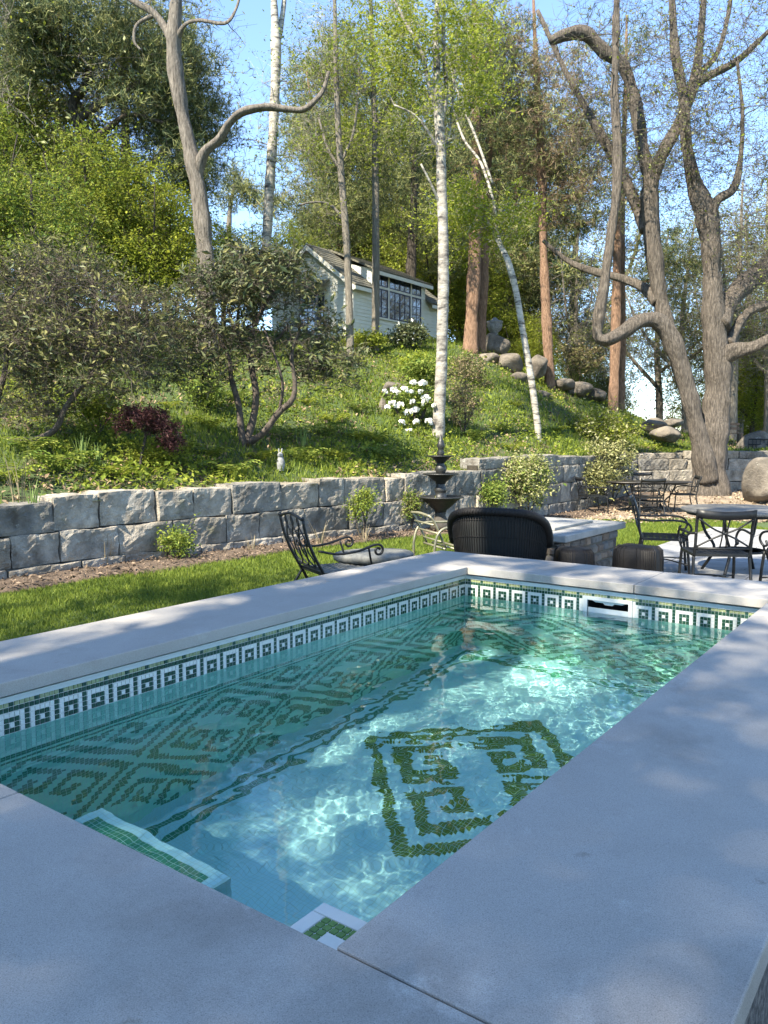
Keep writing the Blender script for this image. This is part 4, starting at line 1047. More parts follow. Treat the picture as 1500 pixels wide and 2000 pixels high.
pine('right trunk of the tan pine pair right of the slope', 27.0, ((1213, 808, 14.4), (1214, 720, 13.6), (1215, 620, 12.8), (1215, 520, 12.8), (1215, 420, 11.0), (1218, 300, 9.3), (1222, 160, 6.8), (1224, 30, 4.2)),
     [E(1270, 480, 27, 70, 60, 2, 1), E(1310, 540, 27, 60, 50, 1.8, 1), E(1250, 330, 27, 60, 60, 2, .8)], 45, nclump=80)
# --- 9 dark crooked pine on the left
pine('dark crooked pine leaning behind the shrubs, top left', 23.0, ((95, 520, 34), (108, 440, 32), (122, 380, 30), (140, 310, 27), (168, 275, 22), (150, 240, 20), (142, 200, 18), (165, 170, 15), (180, 110, 12), (190, 40, 8)),
     [E(230, 90, 23, 150, 60, 2.5, 1.6), E(310, 170, 23, 120, 60, 2.5, 1.6), E(360, 110, 23, 80, 60, 2, .8), E(330, 240, 23, 110, 40, 2.2, 1), E(120, 60, 23, 130, 60, 2.5, 1.2), E(370, 330, 23, 60, 30, 1.8, .5), E(60, 160, 23, 90, 70, 2.2, .6)], 51,
     f2=.42, nclump=500, per=32, ls=.17, bark=B_DARK, spread=.42, extra=(((150, 235, 16), (210, 195, 14, -.3), (270, 165, 12, -.5), (320, 135, 9, -.7), (360, 90, 6, -.8)), ((165, 280, 14), (200, 260, 11, -.3), (250, 225, 9, -.6), (320, 240, 6, -.8))))
pine('yellow-green pine spreading above the cottage roof', 31.0, ((800, 640, 20), (802, 540, 18), (806, 440, 17), (810, 340, 15), (806, 240, 11), (800, 150, 7)),
     [E(720, 330, 31, 130, 60, 3, 1.3), E(800, 250, 31, 120, 60, 3, 1.2), E(660, 420, 31, 80, 40, 2.5, .8), E(850, 420, 31, 100, 70, 3, 1), E(640, 270, 31, 70, 40, 2, .5)], 52, leaf=L_PINEY, leaf2=L_PINE, f2=.35, nclump=260, per=30, ls=.2, bark=B_DARK, spread=.55)
pine('small far pine tuft under the long grey limb', 42.0, ((446, 520, 10), (447, 440, 9), (450, 400, 7), (456, 370, 5), (458, 345, 4)),
     [E(460, 352, 42, 26, 14, 1, 1), E(478, 378, 42, 22, 8, 1, .7), E(440, 395, 42, 22, 10, 1, .5), E(500, 398, 42, 18, 6, .8, .3)], 53, leaf=L_PINEY, leaf2=L_PINE, f2=.3, nclump=30, per=30, ls=.25, spread=.4, bark=B_THIN)

# --- shrubs on the slope
D = 13.5
tree('rhododendron', 'large dark rhododendron with bare twisting stems in front of the cottage', 'shrub',
     [root_stem(S(D, (475, 872, 15), (470, 830, 13), (466, 790, 12), (452, 740, 10), (447, 700, 8), (420, 640, 6), (400, 580, 4)), .3),
      S(D, (478, 868, 15), (494, 820, 14, .1), (500, 770, 13, .1), (492, 720, 12, .2), (488, 670, 10, .2), (510, 610, 8, .2), (540, 560, 5, .2)),
      S(D, (484, 866, 14), (515, 845, 13, -.2), (545, 805, 13, -.3), (570, 782, 12, -.4), (576, 748, 9, -.4), (570, 690, 7, -.4), (590, 630, 5, -.4)),
      S(D, (494, 700, 8, .2), (525, 680, 7, .1), (560, 640, 5, .1)), S(D, (490, 690, 8, .2), (460, 650, 6, .1), (445, 600, 5, .1)), S(D, (546, 800, 7, -.3), (552, 750, 6, -.4), (535, 690, 5, -.4), (515, 640, 4, -.3))],
     [E(500, 560, D, 135, 65, 1.2, 1.5), E(420, 610, D, 100, 80, 1.0, 1), E(590, 645, D, 80, 65, 1.0, .7), E(520, 525, D, 80, 36, 1.0, .7), E(470, 660, D, 110, 60, 1, .5), E(640, 715, D - .3, 75, 55, .9, .4), E(395, 715, D - .2, 75, 60, .9, .5), E(520, 720, D, 120, 50, .9, .3), E(360, 640, D, 60, 90, .9, .4)],
     L_RHODO, B_TWIG, nclump=520, per=19, lsize=.105, spread=.13, ntwig=9, twig=.34, seed=61, tw_r=.003, aspect=.34, min_t=.3, flat=.8, leaf2=L_OLIVE, frac2=.25)
D = 11.3
tree('rhododendron', 'sprawling olive shrub with a crooked leaning trunk at the left edge', 'shrub',
     [root_stem(S(D, (-8, 868, 18), (30, 862, 15), (70, 858, 13), (108, 838, 12), (126, 800, 11), (146, 770, 10), (172, 742, 9), (184, 690, 7), (176, 640, 5), (190, 590, 4)), .4),
      S(D, (-10, 860, 16), (-6, 790, 12), (10, 720, 10), (14, 650, 8), (10, 600, 6), (40, 560, 4)), S(D, (175, 735, 7), (210, 700, 5, .2), (240, 660, 4, .3)), S(D, (14, 660, 7), (60, 600, 5, .2), (110, 560, 4, .3))],
     [E(60, 650, D, 140, 90, 1.2, 1.4), E(200, 640, D, 110, 90, 1.1, 1.2), E(60, 760, D, 90, 70, .9, .8), E(240, 720, D, 95, 80, .9, .7), E(300, 650, D + .3, 60, 90, .8, .5), E(100, 520, D + .4, 120, 50, 1.0, .5), E(-40, 600, D, 80, 90, 1, .6), E(150, 560, D + .5, 110, 60, 1.1, .8)],
     L_OLIVE, B_TWIG, nclump=640, per=17, lsize=.08, spread=.15, ntwig=11, twig=.38, seed=62, tw_r=.003, aspect=.38, min_t=.2, flat=.8, leaf2=L_RHODO, frac2=.3)
D = 11.2
tree('japanese_maple', 'small purple weeping maple low on the slope', 'shrub',
     [root_stem(S(D, (277, 935, 6), (275, 900, 5), (282, 865, 5), (285, 838, 4)), .2), S(D, (284, 845, 4), (310, 818, 3), (340, 830, 2), (352, 862, 2)), S(D, (283, 845, 4), (255, 815, 3), (225, 830, 2))],
     [E(280, 815, D, 55, 20, .45, 1.5), E(235, 830, D, 22, 18, .3, .5), E(335, 850, D, 24, 36, .3, .9), E(300, 830, D, 50, 16, .4, .6)], L_MAPLE, B_DARK, nclump=130, per=60, lsize=.042, spread=.075, ntwig=4, twig=.12, seed=63, tw_r=.0015, aspect=.3, up=.3)
D = 17.6
tree('white_rhododendron', 'shrub covered in white flower heads beside the pale birch', 'shrub',
     [root_stem(S(D, (812, 845, 8), (810, 810, 7), (800, 770, 5)), .2), S(D, (812, 840, 7), (830, 800, 5), (835, 760, 4)), S(D, (810, 845, 6), (780, 810, 5), (765, 780, 4))],
     [E(805, 790, D, 52, 50, .8, 1.5), E(825, 730, D, 32, 34, .6, .7)], L_MID, B_DARK, nclump=90, per=48, lsize=.09, spread=.14, ntwig=2, twig=.2, seed=64, tw_r=.003, aspect=.4)
wr_ = bpy.data.objects[[o.name for o in bpy.data.objects if o.name.startswith('white_rhododendron')][0]]
fr = np.random.default_rng(65); wb = np.array(wr_.location); flower_meshes = []
for k in range(3):
    c = fr.normal(size=(46, 3)); c /= np.linalg.norm(c, axis=1)[:, None]; c[:, 2] = np.abs(c[:, 2]); V, F = leaf_quads(c * .062, .055, fr, up=0, aspect=.9, D=np.cross(c, fr.normal(size=(46, 3)))); flower_meshes.append(np_mesh('flower_head', V, F, [L_WHITE]))
for k, (u, v) in enumerate([(751, 765), (778, 768), (802, 766), (808, 748), (822, 766), (756, 796), (781, 792), (806, 786), (810, 802), (832, 778), (830, 788), (848, 793), (797, 806), (784, 827), (814, 825), (838, 824), (790, 762), (826, 750), (767, 790), (770, 763), (862, 800), (799, 845)]):
    f_ = link('flower_head', flower_meshes[k % 3], wr_); f_.location = tuple(P(u, v, D - .62 - .25 * random.random()) - wb); s_ = random.uniform(.75, 1.25); f_.scale = (s_, s_, s_); f_.rotation_euler = (-.5, 0, random.random() * 6)
def bush(label, u, v, y, ru, rv, rd, leaf, seed, n=80, per=50, ls=.06, leaf2=None, f2=0., cat='shrub', name='shrub', sp=.14, extra=(), zfix=None, aspect=.5, nt=3, vb=None):
    b = P(u, (v + rv) if vb is None else vb, y); b[2] = ground_z(b[0], b[1]) if zfix is None else zfix
    c = P(u, v, y); c[2] = max(c[2], b[2] + .1)
    h = c[2] - b[2]
    st = [[(b - np.array([0, 0, .1]), .02), (b + np.array([.05, 0, h * .5]), .016), (c, .008)], [(b, .014), (b + np.array([-ru / 1542 * y * .4, 0, h * .6]), .01), (c + np.array([-ru / 1542 * y * .6, 0, .05]), .006)],
          [(b, .014), (b + np.array([ru / 1542 * y * .4, .05, h * .6]), .01), (c + np.array([ru / 1542 * y * .6, 0, .02]), .006)]]
    return tree(name, label, cat, st, [E(u, v, y, ru, rv, rd, 1.0)] + list(extra), leaf, B_DARK, nclump=n, per=per, lsize=ls, spread=sp, ntwig=nt, twig=.2, seed=seed, tw_r=.0025, leaf2=leaf2, frac2=f2, min_t=.2, nring=6, flat=.9, aspect=aspect)
bush('cream variegated shrub in front of the stone wall near the stone fire table', 1028, 940, 15.9, 48, 52, .5, L_CREAM, 71, n=130, per=56, ls=.055, leaf2=L_MID, f2=.3)
bush('low dark green bush at the foot of the cream shrub', 955, 965, 15.2, 36, 26, .4, L_MID, 72, n=70, ls=.05)
bush('broad cream and green shrub behind the far dining table', 1195, 905, 19.3, 62, 48, .7, L_CREAM, 73, n=150, per=50, ls=.065, leaf2=L_OLIVE, f2=.5, extra=[E(1160, 935, 19.0, 36, 30, .5, .5)])
bush('loose yellow-green shrub spilling over the terrace wall', 1185, 840, 21.8, 75, 38, .8, L_CREAM, 74, n=130, per=44, ls=.07, leaf2=L_LIME, f2=.6, sp=.2)
bush('brown twiggy azalea to the right of the pale birch', 905, 790, 17.9, 36, 50, .5, L_OLIVE, 75, n=90, per=26, ls=.045, leaf2=L_BROWN, f2=.6, nt=8)
bush('bright lime seedling bush above the white flowers', 815, 715, 19.5, 24, 18, .4, L_LIME, 76, n=30, per=60, ls=.08)
bush('brown leafy bush under the stout pine', 915, 735, 22.0, 50, 40, .7, L_BROWN, 77, n=80, per=34, ls=.06, leaf2=L_OLIVE, f2=.5, nt=7)
bush('rhododendron with white buds under the cottage window', 800, 655, 24.6, 36, 16, .5, L_RHODO, 78, n=60, per=46, ls=.10, leaf2=L_WHITE, f2=.06)
bush('yellow-green bush at the cottage corner', 710, 668, 24.0, 50, 16, .5, L_SPRING, 79, n=60, per=50, ls=.07)
bush('rust-tinged bush on the rock pile', 1130, 700, 27.5, 46, 30, .7, L_BROWN, 80, n=70, per=34, ls=.07, leaf2=L_OLIVE, f2=.6, nt=6)
bush('round green bush against the wall behind the scrolled iron chair', 705, 985, 12.0, 26, 26, .25, L_MID, 81, n=50, per=46, ls=.035, leaf2=L_FERN, f2=.5, sp=.08)
bush('dusty green bush against the wall left of the fountain', 800, 990, 13.4, 24, 22, .25, L_MID, 82, n=40, per=40, ls=.04, leaf2=L_OLIVE, f2=.4, sp=.08)
bush('fresh green bush in the bed below the wall, left of the iron chair', 345, 1060, 9.75, 30, 26, .25, L_FERN, 83, n=46, per=36, ls=.035, leaf2=L_MID, f2=.5, sp=.08)
bush('light green mound under the purple maple', 300, 885, 11.6, 70, 24, .45, L_SPRING, 84, n=90, per=36, ls=.04, sp=.1)
bush('glossy green bush low on the slope beside the crooked trunk', 190, 800, 12.4, 36, 30, .4, L_SPRING, 85, n=60, per=46, ls=.05)
bush('dark fern-like bush in the hollow left of the rhododendron stems', 400, 770, 15.5, 36, 26, .5, L_MID, 86, n=60, per=50, ls=.06)

# clumps of upright blades
def blades(label, u, v, y, n, hgt, spr, mat_, seed, lean=.35, w=.012, cat='plant', name='blade_plant', zfix=None):
    rg = np.random.default_rng(seed); b = P(u, v, y); b[2] = ground_z(b[0], b[1]) - .02
    root = empty(name, tuple(b), 0, label, cat)
    for k in range(min(n, 40)):
        a = rg.uniform(0, 6.28); d = np.array([math.cos(a), math.sin(a), 0]); p0 = d * rg.uniform(0, spr); L_ = hgt * rg.uniform(.6, 1.15); le = lean * rg.uniform(.2, 1.2)
        t = np.linspace(0, 1, 5)[:, None]; q = p0 + np.array([0, 0, 1]) * L_ * t * (1 - .15 * le * t) + d * le * L_ * t ** 1.8; side = np.array([-d[1], d[0], 0])
        ww = w * (1 - t ** 2 * .85); V = np.concatenate([q - side * ww, q + side * ww]); F = [(i, i + 1, i + 6, i + 5) for i in range(4)]
        link('leaf', np_mesh('leaf', V, F, [mat_], smooth=True), root)
    return root
blades('taller of two pale blade-leaf clumps beside the purple maple', 160, 905, 11.0, 16, .42, .06, L_IRIS, 1, .25, .009)
blades('shorter of two pale blade-leaf clumps beside the purple maple', 190, 912, 10.9, 16, .36, .06, L_IRIS, 2, .25, .009)
blades('upright pale green blade clump on the slope above the wall', 590, 862, 14.6, 24, .4, .14, L_IRIS, 3, .2, .010)
blades('dry straw stalk clump at the wall foot, far left', 45, 1115, 8.9, 14, .62, .12, L_STRAW, 4, .5, .004)
blades('dry tan stalk clump at the wall foot below a wide block', 205, 1090, 9.3, 26, .40, .09, L_STRAW, 5, .22, .007)
blades('spiky pale stalk clump behind the scrolled iron chair', 625, 1050, 11.2, 20, .45, .08, L_STRAW, 6, .5, .006)
blades('grassy stalk clump at the wall left of the scrolled iron chair', 495, 1065, 10.5, 18, .30, .08, L_STRAW, 7, .6, .005)
blades('thin reedy clump beside the fountain foot', 925, 1020, 14.3, 26, .55, .15, L_STRAW, 8, .5, .007)
blades('green blade clump in the wall bed, far left', 70, 1120, 8.75, 14, .28, .07, L_IRIS, 9, .5, .008)
blades('bare stalk clump under the round green bush', 712, 1040, 11.7, 16, .38, .07, L_STRAW, 10, .35, .006)

# arching perennials dotted over the slope
def frond_clump(name, leaf, n, hgt, seed):
    rg = np.random.default_rng(seed); root = empty(name, (0, 0, 0), 0, 'x', 'plant')
    for k in range(n):
        a = 2 * math.pi * k / n + rg.uniform(-.3, .3); d = np.array([math.cos(a), math.sin(a), 0]); side = np.array([-d[1], d[0], 0]); L_ = hgt * rg.uniform(.7, 1.2); t = np.linspace(0, 1, 9)[:, None]
        q = d * L_ * .75 * t + np.array([0, 0, 1]) * L_ * (1.25 * t - .85 * t ** 2); V = []; F = []
        for i in range(1, 9):
            w_ = L_ * .24 * math.sin(math.pi * min(1, (9.2 - i) / 8.6)) + .012
            for s_ in (-1, 1):
                b = len(V); m_ = q[i] + s_ * side * w_ + d * w_ * .35 - np.array([0, 0, .02]); V += [q[i] - d * .012, q[i] + s_ * side * w_ * .5 + d * (w_ * .15 + .022), m_, q[i] + s_ * side * w_ * .5 + d * (w_ * .15 - .018)]; F.append((b, b + 1, b + 2, b + 3))
        V += [q[0] - side * .004, q[0] + side * .004, q[8] + side * .002, q[8] - side * .002]; F.append((len(V) - 4, len(V) - 3, len(V) - 2, len(V) - 1))
        link('frond', np_mesh('frond', V, F, [leaf]), root)
    return root
FP = [frond_clump('fern', L_FERN, 13, .42, 5), frond_clump('fern', L_SPRING, 11, .38, 6), frond_clump('fern', L_MID, 14, .5, 7)]
FL = ['fresh green fern', 'pale yellow-green fern', 'dark green fern']; fspots = {0: [], 1: [], 2: []}
frg = random.Random(12)
for (u, v, y) in [(650, 805, 16.5), (600, 780, 17.5), (700, 790, 17.5), (560, 850, 14.8), (640, 850, 15.6), (700, 850, 15.8), (735, 870, 15.9), (330, 780, 15.0), (410, 820, 14.2), (360, 870, 12.6), (420, 890, 12.6), (510, 905, 12.9), (590, 905, 13.4), (660, 900, 14.2),
                  (760, 900, 14.9), (120, 925, 10.4), (230, 930, 10.6), (60, 900, 10.8), (350, 735, 17), (460, 760, 16.4), (930, 860, 17.6), (980, 830, 19), (1000, 880, 17.8), (1090, 830, 21), (1120, 800, 22.5), (1010, 790, 21.5), (640, 740, 20), (690, 720, 21.5), (450, 930, 11.8), (20, 950, 9.6)]:
    fspots[frg.randrange(3)].append((u, v, y))
for k, lst in fspots.items():
    for j, (u, v, y) in enumerate(sorted(lst)):
        o = FP[k] if j == 0 else copy_tree(FP[k]); p = P(u, v, y); o.location = (p[0], p[1], ground_z(p[0], p[1]) - .02); o.rotation_euler = (0, 0, frg.uniform(0, 6)); q_ = frg.uniform(.75, 1.25); o.scale = (q_, q_, q_)
        o['label'] = FL[k] + ' on the slope, %s of its kind from the left' % ['first', 'second', 'third', 'fourth', 'fifth', 'sixth', 'seventh', 'eighth', 'ninth', 'tenth', 'eleventh', 'twelfth', 'thirteenth', 'fourteenth', 'fifteenth', 'sixteenth'][j]; o['group'] = 'ferns on the slope'

# --- background wood: prototypes copied
def proto_tree(seed, leaf, leaf2, h, w, kind, nclump, per, ls, bark, f2=.35):
    base = np.zeros(3); rg = random.Random(seed)
    st = [[((0, 0, -.6), .20), ((.1, 0, h * .25), .15), ((rg.uniform(-.3, .3), .1, h * .55), .10), ((rg.uniform(-.5, .5), 0, h * .95), .03)],
          [((.08, 0, h * .3), .09), ((w * .3, .2, h * .5), .06), ((w * .5, .2, h * .75), .02)], [((.08, 0, h * .38), .08), ((-w * .3, -.2, h * .55), .05), ((-w * .45, -.2, h * .8), .02)]]
    st = [[(np.array(p), r_) for p, r_ in s_] for s_ in st]
    return tree('background_tree', 'x', 'tree', st, [((0, 0, h * .68), (w * .5, w * .5, h * .32), 1.5), ((w * .2, 0, h * .45), (w * .5, w * .5, h * .2), .8), ((-w * .2, 0, h * .4), (w * .45, w * .45, h * .18), .6)],
                leaf, bark, nclump=nclump, per=per, lsize=ls, spread=.42, kind=kind, ntwig=6, twig=.7, seed=seed, tw_r=.006, leaf2=leaf2, frac2=f2, base=base, min_t=.3)
PR = {'a': proto_tree(101, L_SPRING, L_MID, 9.5, 5.0, 'leaf', 330, 85, .115, B_DARK), 'b': proto_tree(102, L_LIME, L_SPRING, 8.0, 5.0, 'leaf', 300, 80, .115, B_DARK),
      'c': proto_tree(103, L_BUD, L_SPRING, 10.0, 6.0, 'leaf', 420, 26, .075, B_THIN, .4), 'd': proto_tree(104, L_MID, L_SPRING, 7.0, 5.0, 'leaf', 320, 80, .11, B_DARK), 'e': proto_tree(105, L_PINEY, L_PINE, 11.0, 5.5, 'needle', 300, 34, .22, B_PINE)}
used = set(); BGL = {}
LB_ = {'a': 'spring green leafy tree', 'b': 'bright lime leafy tree', 'c': 'nearly bare budding tree', 'd': 'dark green bushy tree', 'e': 'yellow-green pine'}
def bg(k, u, y, sc, rz, where, zoff=0.0, vt=None):
    p = P(u, 862, y); z = ground_z(p[0], p[1]); o = PR[k]
    if k in used: o = copy_tree(PR[k])
    used.add(k); o.location = (p[0], p[1], z + zoff); o.rotation_euler = (0, 0, rz); o.scale = (sc, sc, sc * random.uniform(.92, 1.08))
    BGL.setdefault((k, where), []).append((u, o)); o['group'] = 'trees ' + where
# left wood
for (k, u, y, sc, rz) in [('d', 60, 17.5, .62, 0), ('a', 190, 20.5, .60, 1), ('b', 290, 21, .60, 2), ('a', -60, 18, .62, 3), ('a', 30, 23, .66, 4), ('d', 330, 23, .66, 5), ('b', 130, 25, .75, 2.5), ('a', -30, 28, .9, 1.5), ('d', 250, 28, .8, .5), ('c', 60, 24, 1.3, 2), ('a', -10, 31, 1.5, 3), ('c', 250, 27, 1.25, 1)]:
    bg(k, u, y, sc, rz, 'in the thicket left of the grey trunk')
for (k, u, y, sc, rz) in [('d', 440, 29, .52, 1), ('b', 500, 33, .55, 2), ('d', 560, 31, .5, 3), ('a', 600, 36, .55, 0), ('b', 470, 24.5, .33, 4)]:
    bg(k, u, y, sc, rz, 'on the crest left of the cottage')
for (k, u, y, sc, rz) in [('b', 860, 36, .85, 1), ('a', 780, 38, .8, 2), ('b', 930, 35, .75, 3), ('e', 720, 40, .85, 0), ('a', 980, 38, .8, 2.2), ('d', 700, 34, .55, 5), ('b', 1010, 34, .5, 4), ('e', 680, 41, 1.45, 1), ('b', 820, 43, 1.7, 3), ('e', 900, 40, 1.5, 2), ('e', 1000, 38, 1.4, 4)]:
    bg(k, u, y, sc, rz, 'behind the cottage')
for (k, u, y, sc, rz) in [('c', 1120, 36, 1.0, 1), ('c', 1290, 34, 1.0, 3), ('c', 1440, 33, 1.1, 5), ('c', 1010, 40, 1.1, 2), ('e', 1150, 42, .8, 1), ('d', 1120, 32, .32, 1), ('b', 1050, 33, .36, 2), ('c', 1130, 44, 1.8, 2)]:
    bg(k, u, y, sc, rz, 'beyond the rock pile and crest')
for (k, u, y, sc, rz) in [('b', 1470, 30, .55, 2), ('b', 1420, 36, .55, 4), ('c', 1380, 38, .9, 0), ('b', 1530, 34, .75, 1), ('a', 1340, 44, .62, 5), ('c', 1500, 28, .85, 2), ('b', 1250, 46, .5, 3), ('c', 1430, 27.5, .95, 4), ('c', 1540, 31, 1.0, 1.2), ('c', 1340, 31, .95, 2.4), ('c', 1480, 40, 1.6, .4), ('a', 1470, 46, 1.2, 1)]:
    bg(k, u, y, sc, rz, 'beyond the terrace wall')

ORD = ['first', 'second', 'third', 'fourth', 'fifth', 'sixth', 'seventh', 'eighth', 'ninth', 'tenth', 'eleventh', 'twelfth']
for (k, where), lst in BGL.items():
    lst.sort(key=lambda t_: t_[0])
    for j, (u, o) in enumerate(lst):
        o['label'] = LB_[k] + ' ' + where + ('' if len(lst) == 1 else ', %s from the left' % ORD[j])

# --- trees standing outside the frame whose crowns shade the pool and the lawn
def shade(label, x, y, h, w, seed, n, per, leaf=L_SPRING, ls=.16):
    st = [[((x, y, -.3), .3), ((x + .3, y, h * .4), .22), ((x - .2, y + .3, h * .7), .14), ((x, y, h), .04)], [((x + .2, y, h * .45), .14), ((x + w * .3, y + .5, h * .65), .08), ((x + w * .5, y, h * .8), .03)],
          [((x + .2, y, h * .5), .12), ((x - w * .3, y - .5, h * .68), .08), ((x - w * .5, y, h * .85), .03)]]
    st = [[(np.array(p), r_) for p, r_ in s_] for s_ in st]
    tree('shade_tree', label, 'tree', st, [((x, y, h * .8), (w * .55, w * .55, h * .22), 1.4), ((x + w * .25, y, h * .62), (w * .4, w * .45, h * .16), 1), ((x - w * .25, y + w * .1, h * .62), (w * .4, w * .45, h * .16), 1)],
         leaf, B_OAK, nclump=n, per=per, lsize=ls, spread=.62, ntwig=3, twig=.9, seed=seed, tw_r=.008, min_t=.4)
shade('tall leafy tree behind the viewer shading the near coping', -7.4, -11.7, 18, 10, 201, 760, 100)
shade('tall leafy tree left of the viewer shading the lawn', -13.0, -6.8, 18, 8.5, 202, 170, 75)
shade('tall leafy tree behind the viewer shading the side coping', -5.2, -10.2, 17, 7, 203, 300, 80)
shade('leafy tree just behind the viewer dappling the patio', -5.2, -1.2, 16, 6, 206, 95, 55)
shade('slim leafy tree left of the viewer dappling the long coping', -9.9, -5.4, 17, 6, 205, 95, 60)
shade('tall leafy tree at the left shading the slope', -16.0, 1.5, 15, 6, 204, 45, 50)

# --- grass and ground cover
def scatter(n, x0, x1, y0, y1, ok, rg):
    x = rg.uniform(x0, x1, n); y = rg.uniform(y0, y1, n); k = ok(x, y); return x[k], y[k]
rg = np.random.default_rng(77)
def pool_ab(x, y): return (x - PC[0]) * D1[0] + (y - PC[1]) * D1[1], (x - PC[0]) * D2[0] + (y - PC[1]) * D2[1]
def in_patio(x, y): a, b = pool_ab(x, y); return (a > LA + CW - .1) & (a < 13.4) & (b < 2.66) & (b > -6.2)
def vis(x, y): return np.abs(x) < y * .53 + .6
def lawn_ok(x, y):
    s, _ = wall_sd(x, y); a, b = pool_ab(x, y)
    return (s < -.58) & ~in_pool(x, y, -.02) & ~in_patio(x, y) & (y < 16.4) & vis(x, y) & ((b > LB + CW) | (a > 4.3))
x, y = scatter(700000, -6, 7, 3, 16.5, lawn_ok, rg)
k = rg.uniform(0, 1, len(x)) < np.clip(7.5 / y, 0, 1) ** 1.3; x, y = x[k][:190000], y[k][:190000]
n = len(x); z = front_z(x, y); hgt = rg.uniform(.028, .062, n) * (1 + .25 * np.sin(x * 2.1) * np.sin(y * 1.7)); a = rg.uniform(0, 6.28, n); wd = .0028 + .0004 * y
d = np.stack([np.cos(a), np.sin(a), np.zeros(n)], 1); b0 = np.stack([x, y, z - .004], 1); lean = rg.normal(0, .022, (n, 3)); lean[:, 2] = 0
V = np.stack([b0 - d * wd[:, None], b0 + d * wd[:, None], b0 + lean + np.array([0, 0, 1]) * hgt[:, None]], 1).reshape(-1, 3)
lg = link('lawn_grass', np_mesh('lawn_grass', V, np.arange(3 * n).reshape(n, 3), [L_GRASS])); setp(lg, 'short mown green lawn between the pool and the stone wall', 'grass', None, 'stuff')
# hillside grass tufts and leafy cover
def hill_ok(x, y): s, _ = wall_sd(x, y); return (s > .34) & vis(x, y) & (((x - HX) * D1[0] + (y - HY) * D1[1] < -.1) | ((x - HX) * D2[0] + (y - HY) * D2[1] < -.1))
x, y = scatter(420000, -16, 16, 6, 32, hill_ok, rg); k = rg.uniform(0, 1, len(x)) < np.clip(12 / y, 0, 1) ** 1.2; x, y = x[k][:110000], y[k][:110000]
dens = np.sin(x * .9 + 1) * np.sin(y * .8) + .6 * np.sin(x * 2.3 - y * 1.1) + rg.normal(0, .5, len(x)); k = dens > (-.55 + .75 * (x < -1.0 - .12 * (y - 12))); x, y = x[k], y[k]
n = len(x); z = hill_z(x, y); hgt = rg.uniform(.06, .17, n); a = rg.uniform(0, 6.28, n); wd = .006 + .0005 * y
d = np.stack([np.cos(a), np.sin(a), np.zeros(n)], 1); b0 = np.stack([x, y, z - .01], 1); lean = rg.normal(0, .05, (n, 3)); lean[:, 2] = 0
V = np.stack([b0 - d * wd[:, None], b0 + d * wd[:, None], b0 + lean + np.array([0, 0, 1]) * hgt[:, None]], 1).reshape(-1, 3)
lg = link('hillside_grass', np_mesh('hillside_grass', V, np.arange(3 * n).reshape(n, 3), [L_GRASS])); setp(lg, 'tufted green grass growing over the slope', 'grass', None, 'stuff')
x, y = scatter(300000, -16, 16, 6, 32, hill_ok, rg); k = rg.uniform(0, 1, len(x)) < np.clip(11 / y, 0, 1) ** 1.1; x, y = x[k], y[k]
dens = np.sin(x * 1.3 - .5) * np.sin(y * 1.1 + 2) + .7 * np.sin(x * .7 + y * .9) + rg.normal(0, .35, len(x)); k = dens > .0; x, y = x[k][:85000], y[k][:85000]; dens = dens[k][:85000]
n = len(x); z = hill_z(x, y) + rg.uniform(.02, .20, n) * np.clip(dens, .2, 1.3); C = np.stack([x, y, z], 1)
V, F = leaf_quads(C, .075, rg, up=.7, aspect=.55); fm = (np.sin(x * .8 + 2) + np.sin(y * .7 + x * .4) + rg.normal(0, .5, n) > .15).astype(int)
lg = link('ground_cover', np_mesh('ground_cover', V, F, [L_FERN, L_SPRING], fm)); setp(lg, 'leafy green ground cover spread over the slope', 'ground cover', None, 'stuff')
x, y = scatter(120000, -16, 12, 6, 30, hill_ok, rg); dens = np.sin(x * .9 + 1) * np.sin(y * .8) + .6 * np.sin(x * 2.3 - y * 1.1) + rg.normal(0, .4, len(x)); k = (dens < .1) & (rg.uniform(0, 1, len(x)) < np.clip(11 / y, 0, 1)); x, y = x[k][:26000], y[k][:26000]; n = len(x)
C = np.stack([x, y, hill_z(x, y) + .015 + rg.uniform(0, .04, n)], 1); V, F = leaf_quads(C, .07, rg, up=1.2, aspect=.5)
lg = link('fallen_leaves', np_mesh('fallen_leaves', V, F, [mk('old_leaf', (0.09, 0.06, 0.035), (0.30, 0.22, 0.13), c3=(0.18, 0.125, 0.075), island=True, rough=.9)])); setp(lg, 'old brown leaves lying between the plants on the slope', 'leaves', None, 'stuff')
# mulch chips and fallen leaves in the bed
x, y = scatter(60000, -6, 5, 5, 18, lambda x, y: (lambda s: (s < -.02) & (s > -.75) & vis(x, y))(wall_sd(x, y)[0]), rg); x, y = x[:9000], y[:9000]; n = len(x)
C = np.stack([x, y, front_z(x, y) + .05 + rg.uniform(0, .03, n)], 1); V, F = leaf_quads(C, .045, rg, up=1.6, aspect=.45)
M_CHIP = mk('bark_chip', (0.055, 0.038, 0.026), (0.22, 0.16, 0.11), c3=(0.12, 0.085, 0.058), island=True, rough=.9, scale=3)
lg = link('mulch_chips', np_mesh('mulch_chips', V, F, [M_CHIP])); setp(lg, 'brown bark mulch and dead leaves along the wall foot', 'mulch', None, 'stuff')
